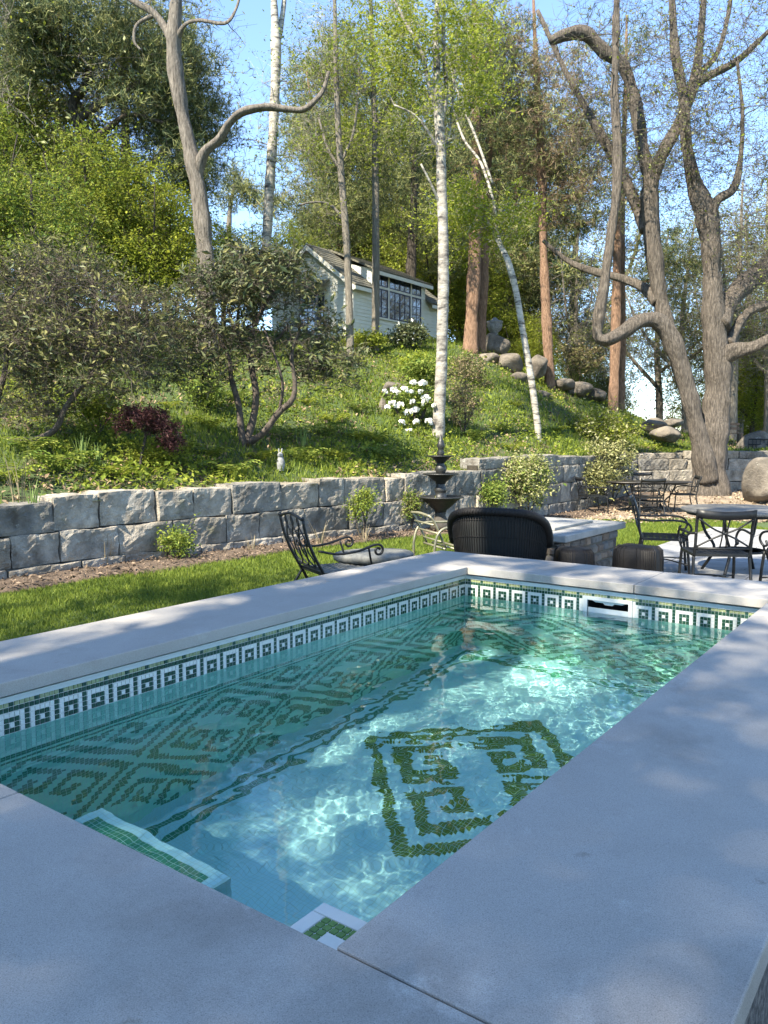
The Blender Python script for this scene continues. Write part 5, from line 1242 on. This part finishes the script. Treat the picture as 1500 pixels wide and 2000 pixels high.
# leaf litter on the dirt terrace and hill
x, y = scatter(9000, 3, 13, 15.5, 22.5, lambda x, y: (wall_sd(x, y)[0] < -.1) & vis(x, y), rg); n = len(x)
C = np.stack([x, y, front_z(x, y) + .02 + rg.uniform(0, .02, n)], 1); V, F = leaf_quads(C, .06, rg, up=1.6, aspect=.55)
lg = link('leaf_litter', np_mesh('leaf_litter', V, F, [mk('dead_leaf', (0.16, 0.11, 0.07), (0.38, 0.29, 0.19), c3=(0.27, 0.2, 0.13), island=True, rough=.9)])); setp(lg, 'pale dead leaves scattered on the dirt terrace', 'leaves', None, 'stuff')
# ------------------------------------------------------------------ boulders and small garden things
def gz(x, y): return ground_z(x, y)
def bl(u, v, y, w, h, d, seed, label, m=M_BOULDER, rz=0., sink=.25, group=None):
    c = P(u, v, y); rx = w / 2 / 1542 * y; rzv = h / 2 / 1542 * y
    return boulder((c[0], c[1], c[2]), np.array([rx, d / 2, rzv]) * 1.15, seed, label, m, rz, group=group)
bl(1500, 940, 19.6, 120, 105, 1.3, 1, 'big rounded boulder at the right edge below the terrace wall')
bl(1478, 868, 24.8, 80, 50, 1.2, 2, 'pale boulder on top of the terrace wall at the right edge')
bl(966, 672, 26.8, 56, 46, 1.0, 3, 'pale egg-shaped rock perched on top of the rock pile')
bl(952, 702, 25.4, 66, 34, 1.0, 4, 'broad grey rock directly under the egg-shaped rock')
bl(996, 712, 25.2, 62, 44, 1.0, 5, 'largest grey rock in the middle of the rock pile')
bl(1050, 715, 25.6, 44, 50, .9, 6, 'dark split rock touching the pine with brown twigs')
bl(1010, 740, 24.8, 60, 30, .8, 7, 'flat rock low in the rock pile beside the leaning birch')
bl(972, 738, 24.6, 30, 24, .5, 8, 'small warm-coloured rock at the left foot of the rock pile')
bl(1100, 752, 26.2, 46, 26, .8, 9, 'low rock right of the pine with brown twigs')
bl(1132, 762, 26.4, 50, 30, .8, 10, 'rounded rock halfway down the right of the rock pile')
bl(1166, 772, 26.6, 40, 34, .8, 11, 'last rock of the pile before the tan pine pair')
bl(1060, 770, 24.4, 30, 16, .4, 12, 'small white stone in the grass below the pine')
bl(1275, 832, 25.2, 50, 30, .9, 13, 'flat layered rock left of the forked tree')
bl(1302, 850, 24.6, 56, 34, .9, 14, 'tan boulder sitting on the terrace wall beside the forked tree')
bl(1318, 826, 26.0, 36, 18, .7, 15, 'thin slab of rock above the tan boulder')
bl(770, 762, 18.6, 54, 36, .8, 16, 'mossy grey rock behind the white flowering shrub')
bl(748, 800, 18.0, 16, 44, .4, 17, 'narrow upright stone left of the white flowers')
bl(845, 720, 19.2, 22, 34, .5, 18, 'small grey rock left of the pale birch trunk')
bl(108, 612, 21.0, 60, 30, 1.0, 19, 'pale rock showing through the shrubs at far left')

M_IRON = mk('black_iron', (0.006, 0.007, 0.007), (0.016, 0.016, 0.016), scale=25, rough=0.45, metallic=0.1, spec=.4)
M_IRONB = mk('bronze_iron', (0.022, 0.020, 0.017), (0.05, 0.045, 0.038), scale=25, rough=0.4, metallic=0.4, spec=.5)
M_OLIVEM = mk('olive_metal', (0.20, 0.19, 0.12), (0.28, 0.26, 0.17), scale=20, rough=0.4, metallic=0.4)
M_FOUNT = mk('fountain_iron', (0.008, 0.009, 0.009), (0.024, 0.024, 0.022), scale=18, rough=0.45, spec=.5, bump=.3, bscale=40)
M_FOUNTB = mk('fountain_base', (0.03, 0.026, 0.022), (0.07, 0.062, 0.05), scale=14, rough=0.8, bump=.4, bscale=40)
M_WICK = mk('black_wicker', (0.004, 0.004, 0.004), (0.014, 0.012, 0.011), scale=60, rough=0.6, spec=.25, bump=.6, bscale=120, bdist=.004)
M_STAT = mk('statuette_stone', (0.13, 0.135, 0.135), (0.26, 0.265, 0.26), scale=20, rough=0.9, bump=.4, bscale=60)

# fountain
fp = P(860, 1031, 13.3); fx, fy = fp[0], fp[1]; fz0 = float(front_z(fx, fy)) + .03
H_ = P(860, 851, 13.3)[2] - fz0; px = 13.3 / 1542
fo = empty('fountain', (fx, fy, fz0), 0, 'black three-tier cast-iron fountain with pointed finial', 'fountain')
def fz(v): return P(860, v, 13.3)[2] - fz0
def lt(name, prof, m=M_FOUNT, n=28, wob=None):
    q = MB(); q.lathe([(max(r_ * px, .002), fz(v)) for r_, v in prof], n, (0, 0, 0), 0, wob); return q.build(name, m, fo)
lt('pedestal', [(20, 1034), (20, 1024), (17, 1018), (13, 1013), (10, 1006), (11, 1000)], M_FOUNTB)
scal = lambda a, i: 1 + .03 * abs(math.sin(a * 8))
lt('basin', [(11, 1000), (12, 996), (20, 990), (30, 980), (37, 974), (44, 972), (45, 970), (42, 969), (34, 973), (24, 979), (6, 982)], wob=scal)
lt('column', [(12, 984), (12, 968), (10, 966), (11, 960), (13, 957), (10, 952), (9, 947), (9, 944)])
lt('basin', [(9, 945), (11, 941), (19, 935), (25, 929), (34, 927), (35, 925), (32, 924), (24, 927), (6, 934)], wob=scal)
lt('column', [(9, 934), (9, 922), (12, 917), (10, 911), (7, 907), (8, 903)])
lt('basin', [(8, 904), (10, 901), (16, 896), (19, 893), (25, 892), (26, 890), (23, 889.5), (17, 891), (5, 896)], wob=scal)
lt('finial', [(6, 896), (6, 888), (8, 885), (5, 880), (6, 876), (8, 871), (7, 866), (4, 858), (1.5, 851), (.3, 848)], n=18)

# ---- chair kit: local x = right, y = forward (the way the sitter faces), z up
def tub(root, name, pts, r_, m, n=7, sm=True, flat=1.0):
    q = MB(); p = smoothpath(np.array(pts, float), 5) if sm and len(pts) > 2 else np.array(pts, float); q.tube(p, r_, n=n, flat=flat); return q.build(name, m, root)
def dining_chair(m=M_IRON):
    c = empty('patio_chair', (0, 0, 0), 0, 'x', 'chair', 'patio dining chairs'); w = .27
    for s in (-1, 1):
        tub(c, 'back_post', [(s * w, -.24, .42), (s * w, -.27, .55), (s * w, -.29, .72), (s * w * 1.02, -.35, .90)], .016, m)
        tub(c, 'leg', [(s * w, -.23, .43), (s * (w + .01), -.26, .25), (s * (w + .01), -.33, .0)], .016, m)
        tub(c, 'leg', [(s * w, .25, .43), (s * (w + .01), .27, .22), (s * (w + .01), .29, 0)], .016, m)
        tub(c, 'arm', [(s * w, -.30, .66), (s * (w + .03), -.15, .645), (s * (w + .04), .10, .655), (s * (w + .04), .24, .63), (s * (w + .03), .29, .56), (s * (w + .02), .25, .49), (s * (w + .02), .20, .50), (s * (w + .015), .22, .545)], .013, m)
        tub(c, 'arm_support', [(s * (w + .02), .25, .49), (s * w, .25, .43)], .012, m, sm=False)
    q = MB(); N_ = 9
    for i in range(N_):
        t = i / (N_ - 1) * 2 - 1; x = t * w * 1.05; zt = .905 - .02 * (1 - t * t)
        q.v.append((x, -.352 - .03 * (1 - t * t), zt)); q.v.append((x, -.335 - .03 * (1 - t * t), zt - .085)); q.v.append((x, -.372 - .03 * (1 - t * t), zt)); q.v.append((x, -.355 - .03 * (1 - t * t), zt - .085))
    for i in range(N_ - 1):
        a = i * 4; b = a + 4
        for f in ((a, a + 1, b + 1, b), (a + 2, b + 2, b + 3, a + 3), (a, b, b + 2, a + 2), (a + 1, a + 3, b + 3, b + 1)): q.f.append(f); q.m.append(0); q.sm.append(True)
    q.f += [(0, 2, 3, 1), (N_ * 4 - 4, N_ * 4 - 3, N_ * 4 - 1, N_ * 4 - 2)]; q.m += [0, 0]; q.sm += [False, False]
    q.build('top_rail', m, c)
    tub(c, 'lower_rail', [(-w, -.265, .50), (w, -.265, .50)], .012, m, sm=False)
    for s in (-1, 1):
        tub(c, 'cross_bar', [(s * w, -.265, .51), (s * .12, -.30, .60), (0, -.31, .655), (-s * .12, -.325, .71), (-s * w * .97, -.345, .81)], .010, m)
    for x in (-.03, .03): tub(c, 'back_spindle', [(x, -.265, .51), (x * .7, -.31, .65), (x, -.355, .80)], .008, m)
    q = MB(); q.box((0, -.24, .43), (2 * w, .03, .028)); q.box((0, .25, .43), (2 * w, .03, .028)); q.box((-w, .005, .43), (.03, .46, .028)); q.box((w, .005, .43), (.03, .46, .028)); q.build('seat_frame', m, c)
    for k in range(7):
        q = MB(); q.box((0, -.20 + k * .068, .437), (2 * w - .03, .050, .010)); q.build('seat_slat', m, c)
    for k in range(9):
        q = MB(); q.box((-.21 + k * .0525, .005, .4445), (.013, .44, .004)); q.build('seat_strap', m, c)
    tub(c, 'stretcher', [(-w - .005, -.29, .14), (0, 0, .17), (w + .005, .28, .14)], .008, m); tub(c, 'stretcher', [(w + .005, -.29, .14), (0, 0, .185), (-w - .005, .28, .14)], .008, m)
    return c
ch0 = dining_chair()
def place_chair(label, x, y, face, z=None, sc=1.0, first=False, m=None):
    o = ch0 if first else copy_tree(ch0)
    o.location = (x, y, (.028 if z is None else z)); o.rotation_euler = (0, 0, math.atan2(face[1], face[0]) - math.pi / 2); o.scale = (sc,) * 3; o['label'] = label; return o
place_chair('black cross-back patio chair seen from behind, close to the pool', 3.22, 7.62, (.12, 1), sc=.93, first=True)
place_chair('black cross-back patio chair seen side-on beside the lawn', 3.12, 8.78, (1, -.30), sc=.95)
place_chair('black cross-back patio chair cut off by the right edge', 4.05, 7.55, (-.35, 1), sc=.93)
def round_table(name, label, x, y, z, rx, ry, h, m_top, m_leg, rz=0., edge=.04):
    t = empty(name, (x, y, z), rz, label, 'table'); q = MB(); prof = [(.985, h - edge), (1.0, h - edge * .7), (1.0, h - .012), (.985, h)]
    q.lathe(prof, 40, (0, 0, 0)); q.v = [(a * rx, b * ry, c) for a, b, c in q.v]; q.build('table_top', m_top, t)
    q = MB(); q.lathe([(.9, h - edge - .03), (.9, h - edge - .0005)], 32); q.v = [(a * rx, b * ry, c) for a, b, c in q.v]; q.build('apron', m_leg, t)
    for k in range(4):
        a = math.pi / 4 + k * math.pi / 2; ca, sa = math.cos(a), math.sin(a)
        tub(t, 'leg', [(rx * .75 * ca, ry * .75 * sa, h - edge - .03), (rx * .62 * ca, ry * .62 * sa, h * .6), (rx * .45 * ca, ry * .45 * sa, h * .35), (rx * .66 * ca, ry * .66 * sa, 0)], .017, m_leg)
    q = MB(); q.lathe([(.42, h * .34), (.42, h * .37), (.38, h * .37), (.38, h * .34)], 28); q.v = [(a * rx, b * ry, c) for a, b, c in q.v]; q.build('leg_ring', m_leg, t)
    return t
M_TTOP = mk('stone_top', (0.07, 0.066, 0.06), (0.22, 0.205, 0.185), scale=60, rough=0.55, detail=4, c3=(0.135, 0.13, 0.115))
round_table('patio_table', 'round stone-topped patio table among the black cross-back chairs', 3.98, 8.75, .028, .64, .64, .73, M_TTOP, M_IRON)
zt_ = float(front_z(5, 18.2)) + .012
round_table('garden_table', 'long oval iron garden table in front of the cream shrub', *P(1268, 945, 18.2)[:2], zt_, .98, .5, .72, M_IRONB, M_IRON, 0., .025)
for (lab, u, y, face) in (('far iron chair at the left end of the oval table', 1158, 18.0, (1, .15)), ('far iron chair in front of the oval table, back to the viewer', 1268, 17.45, (.05, 1)), ('far iron chair at the right end of the oval table', 1335, 18.5, (-1, .1)), ('far iron chair behind the oval table, facing the viewer', 1262, 19.1, (0, -1))):
    p = P(u, 950, y); place_chair(lab, p[0], p[1], face, float(front_z(p[0], p[1])) + .012, .93)

# ---- black wicker barrel chair seen from behind
wc = empty('wicker_chair', (1.04, 7.10, .0), math.radians(-18), 'black wicker barrel-back armchair between the pool and stone fire table', 'chair')
# back shell: half ring from arm to arm, vertical strands + horizontal weave, thick rolled rim
def shell_pt(t, k):
    """t -1..1 around from left arm to right arm, k 0..1 from seat to rim"""
    a = math.pi * (1.5 + .56 * t); hr = .90 - .10 * t * t - .22 * abs(t) ** 4; rr = .36 + .07 * k
    z = .16 + (hr - .16) * k; return np.array([rr * math.cos(a), rr * .92 * math.sin(a) + .03, z])
q = MB(); nT, nK = 44, 12; V = [shell_pt(-1 + 2 * i / nT, j / nK) for i in range(nT + 1) for j in range(nK + 1)]
q.add(V, [(i * (nK + 1) + j, (i + 1) * (nK + 1) + j, (i + 1) * (nK + 1) + j + 1, i * (nK + 1) + j + 1) for i in range(nT) for j in range(nK)], 0, True)
q.build('back_shell', M_BLACK, wc)
for i in range(56):
    t = -1 + 2 * (i + .5) / 56; pts = [shell_pt(t, k) * np.array([1.014, 1.014, 1]) for k in np.linspace(0, .97, 7)]; tub(wc, 'wicker_strand', pts, .0050, M_WICK, n=5, sm=False)
for k in np.linspace(.10, .90, 5):
    tub(wc, 'wicker_weave', [shell_pt(t, k) * np.array([1.022, 1.022, 1]) for t in np.linspace(-1, 1, 26)], .0035, M_WICK, n=5, sm=False)
tub(wc, 'rolled_rim', [shell_pt(t, 1.0) + np.array([0, -.012, .0]) for t in np.linspace(-1, 1, 30)], .034 + .022 * np.abs(np.linspace(-1, 1, 30)) ** 3, M_WICK, n=12, sm=False)
for k in range(3): tub(wc, 'rim_braid', [shell_pt(t, 1.0) + np.array([math.pi/90 * math.cos(t * 60 + k * 2.1) * math.cos(math.pi * (1.5 + .56 * t)), math.pi/90 * math.cos(t * 60 + k * 2.1) * math.sin(math.pi * (1.5 + .56 * t)) - .012, math.pi/90 * math.sin(t * 60 + k * 2.1)]) for t in np.linspace(-1, 1, 150)], .0045, M_WICK, n=4, sm=False)
q = MB(); q.lathe([(.34, .16), (.37, .2), (.37, .36), (.33, .42), (.02, .44)], 28, (0, .03, 0)); q.build('seat', M_WICK, wc)
for s in (-1, 1):
    tub(wc, 'leg', [(s * .28, -.22, .18), (s * .30, -.25, 0)], .022, M_WICK, sm=False); tub(wc, 'leg', [(s * .26, .30, .18), (s * .28, .33, 0)], .022, M_WICK, sm=False)
# ---- two low wicker footstools
def stool(label, x, y, rz, w=.30, d=.34, h=.53):
    s = empty('wicker_footstool', (x, y, .026), rz, label, 'footstool', 'black wicker footstools'); prof = [(.92, .05), (1.0, .12), (1.0, h - .12), (.96, h - .03), (.80, h), (.05, h + .008)]
    q = MB(); N_ = 32
    for (r_, z) in prof:
        for j in range(N_):
            a = 2 * math.pi * j / N_; c, s_ = math.cos(a), math.sin(a); e = .45; q.v.append((r_ * w / 2 * math.copysign(abs(c) ** e, c), r_ * d / 2 * math.copysign(abs(s_) ** e, s_), z))
    for i in range(len(prof) - 1):
        for j in range(N_): a = i * N_ + j; b = i * N_ + (j + 1) % N_; q.f.append((a, b, b + N_, a + N_)); q.m.append(0); q.sm.append(True)
    q.build('body', M_WICK, s)
    for k in range(40):
        a = 2 * math.pi * (k + .5) / 40; c, s_ = math.cos(a), math.sin(a); xx, yy = w / 2 * math.copysign(abs(c) ** .45, c), d / 2 * math.copysign(abs(s_) ** .45, s_)
        tub(s, 'wicker_strand', [(xx * .93, yy * .93, .05), (xx * 1.006, yy * 1.006, .12), (xx * 1.006, yy * 1.006, h - .12), (xx * .965, yy * .965, h - .03), (xx * .80, yy * .80, h + .002)], .0055, M_WICK, n=5, sm=False)
    for (a, b) in ((-1, -1), (1, -1), (-1, 1), (1, 1)): tub(s, 'leg', [(a * w * .36, b * d * .36, .10), (a * w * .36, b * d * .36, 0)], .016, M_WICK, sm=False)
p = P(1121, 1085, 6.95); stool('black wicker footstool in front of the stone fire table', p[0], p[1], .1)
p = P(1246, 1090, 7.1); stool('black wicker footstool at the right corner of the stone fire table', p[0], p[1], .75, .30, .40)

# ---- stone fire table
M_CAP = mk('fire_table_cap', (0.20, 0.20, 0.185), (0.32, 0.31, 0.285), scale=6, rough=0.8, bump=.5, bscale=40, detail=10, bdist=.01)
ft = empty('fire_table', (1.74, 7.55, 0), RZ, 'fieldstone fire table with thick grey stone cap', 'table')
FA, FB, FH = 1.62, 1.08, .60
q = MB(); q.bounds(.06, FA - .06, .06, FB - .06, .015, FH - .075); q.build('mortar_core', M_JOINT, ft)
sr = random.Random(8); M_FS = [mk('fieldstone_%d' % k, c_, tuple(np.array(c_) * 1.7), scale=9, rough=.9, bump=.8, bscale=40, detail=10) for k, c_ in enumerate([(.11, .085, .065), (.13, .115, .095), (.085, .075, .065), (.15, .115, .085), (.11, .11, .105)])]
def face_stones(o, u, n, L_, H_):
    z = .02
    while z < H_ - .03:
        h = min(sr.uniform(.075, .13), H_ - z); s = 0.0
        if H_ - (z + h) < .05: h = H_ - z
        while s < L_ - .02:
            l = min(sr.uniform(.09, .22), L_ - s)
            if L_ - (s + l) < .07: l = L_ - s
            q = MB(); g = .006; c0 = o + u * s; d = sr.uniform(.018, .034)
            ins = [(.018 + sr.uniform(0, .012)) for _ in range(4)]
            bs_ = [(g, g), (l - g, g), (l - g, h - g), (g, h - g)]; tp = [(g + ins[0], g + ins[1] * .7), (l - g - ins[1], g + ins[2] * .6), (l - g - ins[2], h - g - ins[3] * .8), (g + ins[3], h - g - ins[0] * .7)]
            vs = [c0 + u * a + Z * (z + b) for a, b in bs_] + [c0 + u * a + Z * (z + b) + n * (d + sr.uniform(-.006, .006)) for a, b in tp]
            q.add(vs, [(4, 5, 6, 7), (0, 1, 5, 4), (1, 2, 6, 5), (2, 3, 7, 6), (3, 0, 4, 7)]); q.build('stone', sr.choice(M_FS), ft)
            s += l
        z += h
face_stones(np.array([.06, .06, 0]), X, -Y, FA - .12, FH - .075); face_stones(np.array([.06, FB - .06, 0]), -Y, -X, FB - .12, FH - .075)
face_stones(np.array([FA - .06, .06, 0]), Y, X, FB - .12, FH - .075); face_stones(np.array([FA - .06, FB - .06, 0]), -X, Y, FA - .12, FH - .075)
q = MB(); q.bounds(-.02, FA + .02, -.02, FB + .02, FH - .0745, FH - .0025); cap = q.build('cap_slab', M_CAP, ft); bevel(cap, .012, 2)
q = MB(); q.bounds(.30, FA - .30, .24, FB - .24, FH - .002, FH + .028); lid = q.build('lid', M_CAP, ft); bevel(lid, .006)
tub(lid, 'ring_handle', [(.62 + .05 * math.cos(a), .5 + .05 * math.sin(a), FH + .038 + .012 * math.sin(a)) for a in np.linspace(0, 6.2832, 20)], .007, M_IRONB, n=6, sm=False)

# ---- scrolled iron lounge chair on the lawn
sc_ = empty('scroll_chair', (-.44, 7.05, -.03), math.radians(-62), 'black scrolled iron armchair with ornate back on the lawn', 'chair')
sc_.scale = (.93, .93, .93); w = .29
def cur(pts, r_=.009, name='back_scroll'): return tub(sc_, name, pts, r_, M_IRON, n=6)
def bk(x, k):      # point on the raked back plane: x across, k 0..1 up
    return (x, -.25 - .20 * k - .03 * math.sin(math.pi * k), .43 + .50 * k)
for s in (-1, 1):
    cur([bk(s * w, k) for k in (-.35, 0, .35, .7, 1.0)], .015, 'back_post')
    q = MB(); q.lathe([(.004, -.018), (.018, -.008), (.018, .008), (.004, .018)], 10, bk(s * w, 1.03)); q.build('finial', M_IRON, sc_)
    cur([(s * w, -.22, .40), (s * (w + .01), -.34, .2), (s * (w + .02), -.44, .0)], .013, 'leg'); cur([(s * w, .30, .40), (s * (w + .01), .32, .2), (s * (w + .01), .33, 0)], .013, 'leg')
    arm = [(s * w, -.30, .64), (s * (w + .03), -.12, .605), (s * (w + .04), .08, .62), (s * (w + .04), .24, .665)] + [(s * (w + .04), .30 + .055 * math.sin(a) * (1 - a / 11), .615 + .055 * math.cos(a) * (1 - a / 11)) for a in np.linspace(0, 7.5, 12)]
    cur(arm, .012, 'arm'); cur([(s * (w + .035), .20, .645), (s * (w + .01), .24, .50), (s * w, .28, .41)], .011, 'arm_support')
cur([bk(-w, 1.0), bk(-w * .5, 1.06), bk(0, 1.09), bk(w * .5, 1.06), bk(w, 1.0)], .014, 'top_rail'); cur([bk(-w, .08), bk(0, .06), bk(w, .08)], .011, 'lower_rail')
for cx_ in (-.15, 0.0, .15):
    for s in (-1, 1): cur([bk(cx_, .08), bk(cx_ + s * .07, .22), bk(cx_ + s * .03, .40), bk(cx_ + s * .075, .60), bk(cx_ + s * .02, .80), bk(cx_ - s * .02, .92), bk(cx_, 1.05)], .007)
for (cx_, ck, rr) in ((-.08, .34, .045), (.08, .34, .045), (-.08, .70, .05), (.08, .70, .05), (0, .52, .04), (-.21, .55, .04), (.21, .55, .04)):
    cur([bk(cx_ + rr * math.cos(a) * (1 - a / 14), ck + rr * 1.7 * math.sin(a) * (1 - a / 14)) for a in np.linspace(0, 8.5, 16)], .006)
for (y_, z_) in ((-.22, .41), (.62, .36)): q = MB(); q.box((0, y_, z_), (2 * w, .03, .03)); q.build('seat_frame', M_IRON, sc_)
for s in (-1, 1): cur([(s * w, -.22, .41), (s * w, .20, .40), (s * w, .62, .36)], .014, 'seat_rail')
M_SEATM = mk('weathered_mesh', (0.10, 0.10, 0.09), (0.20, 0.20, 0.18), scale=30, rough=.6)
for k in range(20):
    y_ = -.18 + k * .04; q = MB(); q.tube([(-w + .01, y_, .418 - .05 * max(0, (y_ - .2) / .42)), (0, y_, .410 - .05 * max(0, (y_ - .2) / .42)), (w - .01, y_, .418 - .05 * max(0, (y_ - .2) / .42))], .014, n=6, flat=.5); q.build('seat_slat', M_SEATM, sc_)
for s in (-1, 1): cur([(s * w, .60, .36), (s * w, .62, .2), (s * w, .66, 0)], .013, 'leg')
cur([(-w - .015, -.40, .10), (0, -.40, .12), (w + .015, -.40, .10)], .010, 'stretcher'); cur([(-w - .01, -.33, .24), (w + .01, -.33, .24)], .010, 'stretcher')
for s in (-1, 1): cur([(s * (w + .01), -.36, .15), (s * (w + .01), 0, .13), (s * (w + .01), .32, .15)], .010, 'stretcher')

# ---- oval ottoman at the foot of the scrolled chair
ot = empty('ottoman', (-.10, 7.52, 0), math.radians(15), 'low oval grey ottoman with scalloped edge beside the scrolled iron chair', 'ottoman')
q = MB(); q.lathe([(.30, .36), (.33, .38), (.34, .42), (.31, .445), (.16, .455), (.01, .457)], 44, (0, 0, 0), 0, lambda a, i: 1 + (.022 * math.cos(a * 22) if i < 4 else 0)); q.v = [(a * 1.15, b_ * .8, c) for a, b_, c in q.v]; q.build('cushion', M_SEATM, ot)
q = MB(); q.lathe([(.29, .33), (.30, .345), (.29, .36)], 36); q.v = [(a * 1.15, b_ * .8, c) for a, b_, c in q.v]; q.build('rim', M_IRON, ot)
for (a, b_) in ((-1, -1), (1, -1), (-1, 1), (1, 1)): tub(ot, 'leg', [(a * .22, b_ * .15, .34), (a * .25, b_ * .17, .18), (a * .29, b_ * .20, 0)], .013, M_IRON)

# ---- olive tube chair half hidden behind the wicker chair
oc = empty('tube_chair', (.72, 8.35, 0), math.radians(-70), 'olive tubular chair half hidden behind the black wicker chair', 'chair'); w = .28
for s in (-1, 1):
    tub(oc, 'arm', [(s * w, -.30, 0), (s * w, -.32, .40), (s * w, -.24, .60), (s * w, 0, .62), (s * w, .28, .60), (s * w, .36, .50), (s * w, .36, 0)], .014, M_OLIVEM)
    tub(oc, 'back_post', [(s * (w - .03), -.18, .40), (s * (w - .03), -.30, .66), (s * (w - .03), -.36, .74)], .012, M_OLIVEM)
tub(oc, 'top_rail', [(-w + .03, -.36, .74), (0, -.37, .755), (w - .03, -.36, .74)], .014, M_OLIVEM)
for k in range(6): tub(oc, 'seat_slat', [(-w, -.2 + k * .1, .40), (w, -.2 + k * .1, .40)], .012, M_OLIVEM, sm=False)
for k in range(3): tub(oc, 'back_slat', [(-w + .03, -.22 - .05 * k, .47 + .09 * k), (w - .03, -.22 - .05 * k, .47 + .09 * k)], .010, M_OLIVEM, sm=False)

# ---- little bird statuette on the bank above the wall
b = P(548, 936, 12.6); b[2] = ground_z(b[0], b[1]) + .0
st = empty('garden_statuette', tuple(b), 0, 'small grey stone rabbit-like statuette in the grass above the wall', 'statue'); hs = P(548, 900, 12.6)[2] - b[2]
q = MB(); q.lathe([(.055, 0), (.06, .02), (.05, .03), (.062, .08), (.066, .14), (.05, .20), (.036, .23)], 14, wob=lambda a, i: 1 + .12 * math.cos(a) * (i > 2)); q.build('body', M_STAT, st)
q = MB(); q.lathe([(.01, .21), (.04, .235), (.045, .262), (.034, .29), (.008, .305)], 12, (0, -.012, 0)); q.build('head', M_STAT, st)
for s in (-1, 1): tub(st, 'ear', [(s * .018, 0, .29), (s * .024, .01, .33), (s * .026, .02, .365)], [.010, .012, .012, .012, .012, .012, .012, .012, .010, .008, .004], M_STAT)

# ---- stone lantern urn on the rock pile and railing on the terrace
p = P(966, 655, 26.8)
ur = empty('stone_urn', (p[0], p[1], p[2] - .12), 0, 'grey stone urn standing on the egg-shaped rock', 'urn')
q = MB(); q.lathe([(.16, 0), (.16, .06), (.09, .10), (.08, .18), (.22, .30), (.26, .44), (.24, .50), (.28, .54), (.27, .58), (.12, .62), (.05, .70)], 18); q.build('bowl', M_STAT, ur)
rl = empty('terrace_railing', (0, 0, 0), 0, 'short black railing on the terrace wall beside the pale boulder', 'railing')
p0, p1 = P(1462, 868, 24.2), P(1530, 868, 24.4)
for dz in (0.0, .16): tub(rl, 'rail', [p0 + Z * dz, p1 + Z * dz], .018, M_IRON, sm=False)
for t in np.linspace(0, 1, 10): a = p0 + (p1 - p0) * t; tub(rl, 'baluster', [a - Z * .18, a + Z * .16], .012, M_IRON, sm=False)
tb = P(1418, 868, 25.6); zz = ground_z(tb[0], tb[1])
lt_ = empty('terrace_bench', (tb[0], tb[1], zz), 0, 'dark wooden bench on the terrace beyond the forked tree', 'bench')
M_WOOD = mk('dark_wood', (0.035, 0.025, 0.018), (0.09, 0.065, 0.045), scale=8, rough=.7)
for k in range(3): q = MB(); q.box((0, -.1 + k * .11, .42), (1.0, .09, .03)); q.build('seat_slat', M_WOOD, lt_)
for k in range(2): q = MB(); q.box((0, .2, .58 + k * .14), (1.0, .025, .08)); q.build('back_slat', M_WOOD, lt_)
for (a, b_) in ((-.45, -.12), (.45, -.12), (-.45, .16), (.45, .16)): q = MB(); q.box((a, b_, .2), (.05, .05, .405)); q.build('leg', M_WOOD, lt_)
for a in (-.45, .45): q = MB(); q.box((a, .22, .58), (.05, .012, .36)); q.build('back_post', M_WOOD, lt_)
# gravel stones by the pool side, right foreground
gr = np.random.default_rng(5); n = 2600; a_ = gr.uniform(-.7, 3.5, n); b_ = -CW + .06 - gr.uniform(0, 1.1, n) ; V = []; F = []
q = np.array([(1, 0, 0), (-1, 0, 0), (0, 1, 0), (0, -1, 0), (0, 0, 1), (0, 0, -1.)]); tri = np.array([(0, 2, 4), (2, 1, 4), (1, 3, 4), (3, 0, 4), (2, 0, 5), (1, 2, 5), (3, 1, 5), (0, 3, 5)])
cx2 = PC[0] + a_ * D1[0] + b_ * D2[0]; cy2 = PC[1] + a_ * D1[1] + b_ * D2[1]; sz = gr.uniform(.010, .024, n)
V = (np.stack([cx2, cy2, .012 + sz * .4], 1)[:, None, :] + q[None] * sz[:, None, None] * gr.uniform(.6, 1.3, (n, 6, 1))).reshape(-1, 3); F = (np.arange(n)[:, None, None] * 6 + tri[None]).reshape(-1, 3)
setp(link('gravel', np_mesh('gravel', V, F, [mk('pebble', (0.10, 0.095, 0.09), (0.34, 0.31, 0.28), c3=(.2, .18, .17), island=True, rough=.9)])), 'grey and brown gravel beside the pool wall', 'gravel', None, 'stuff')
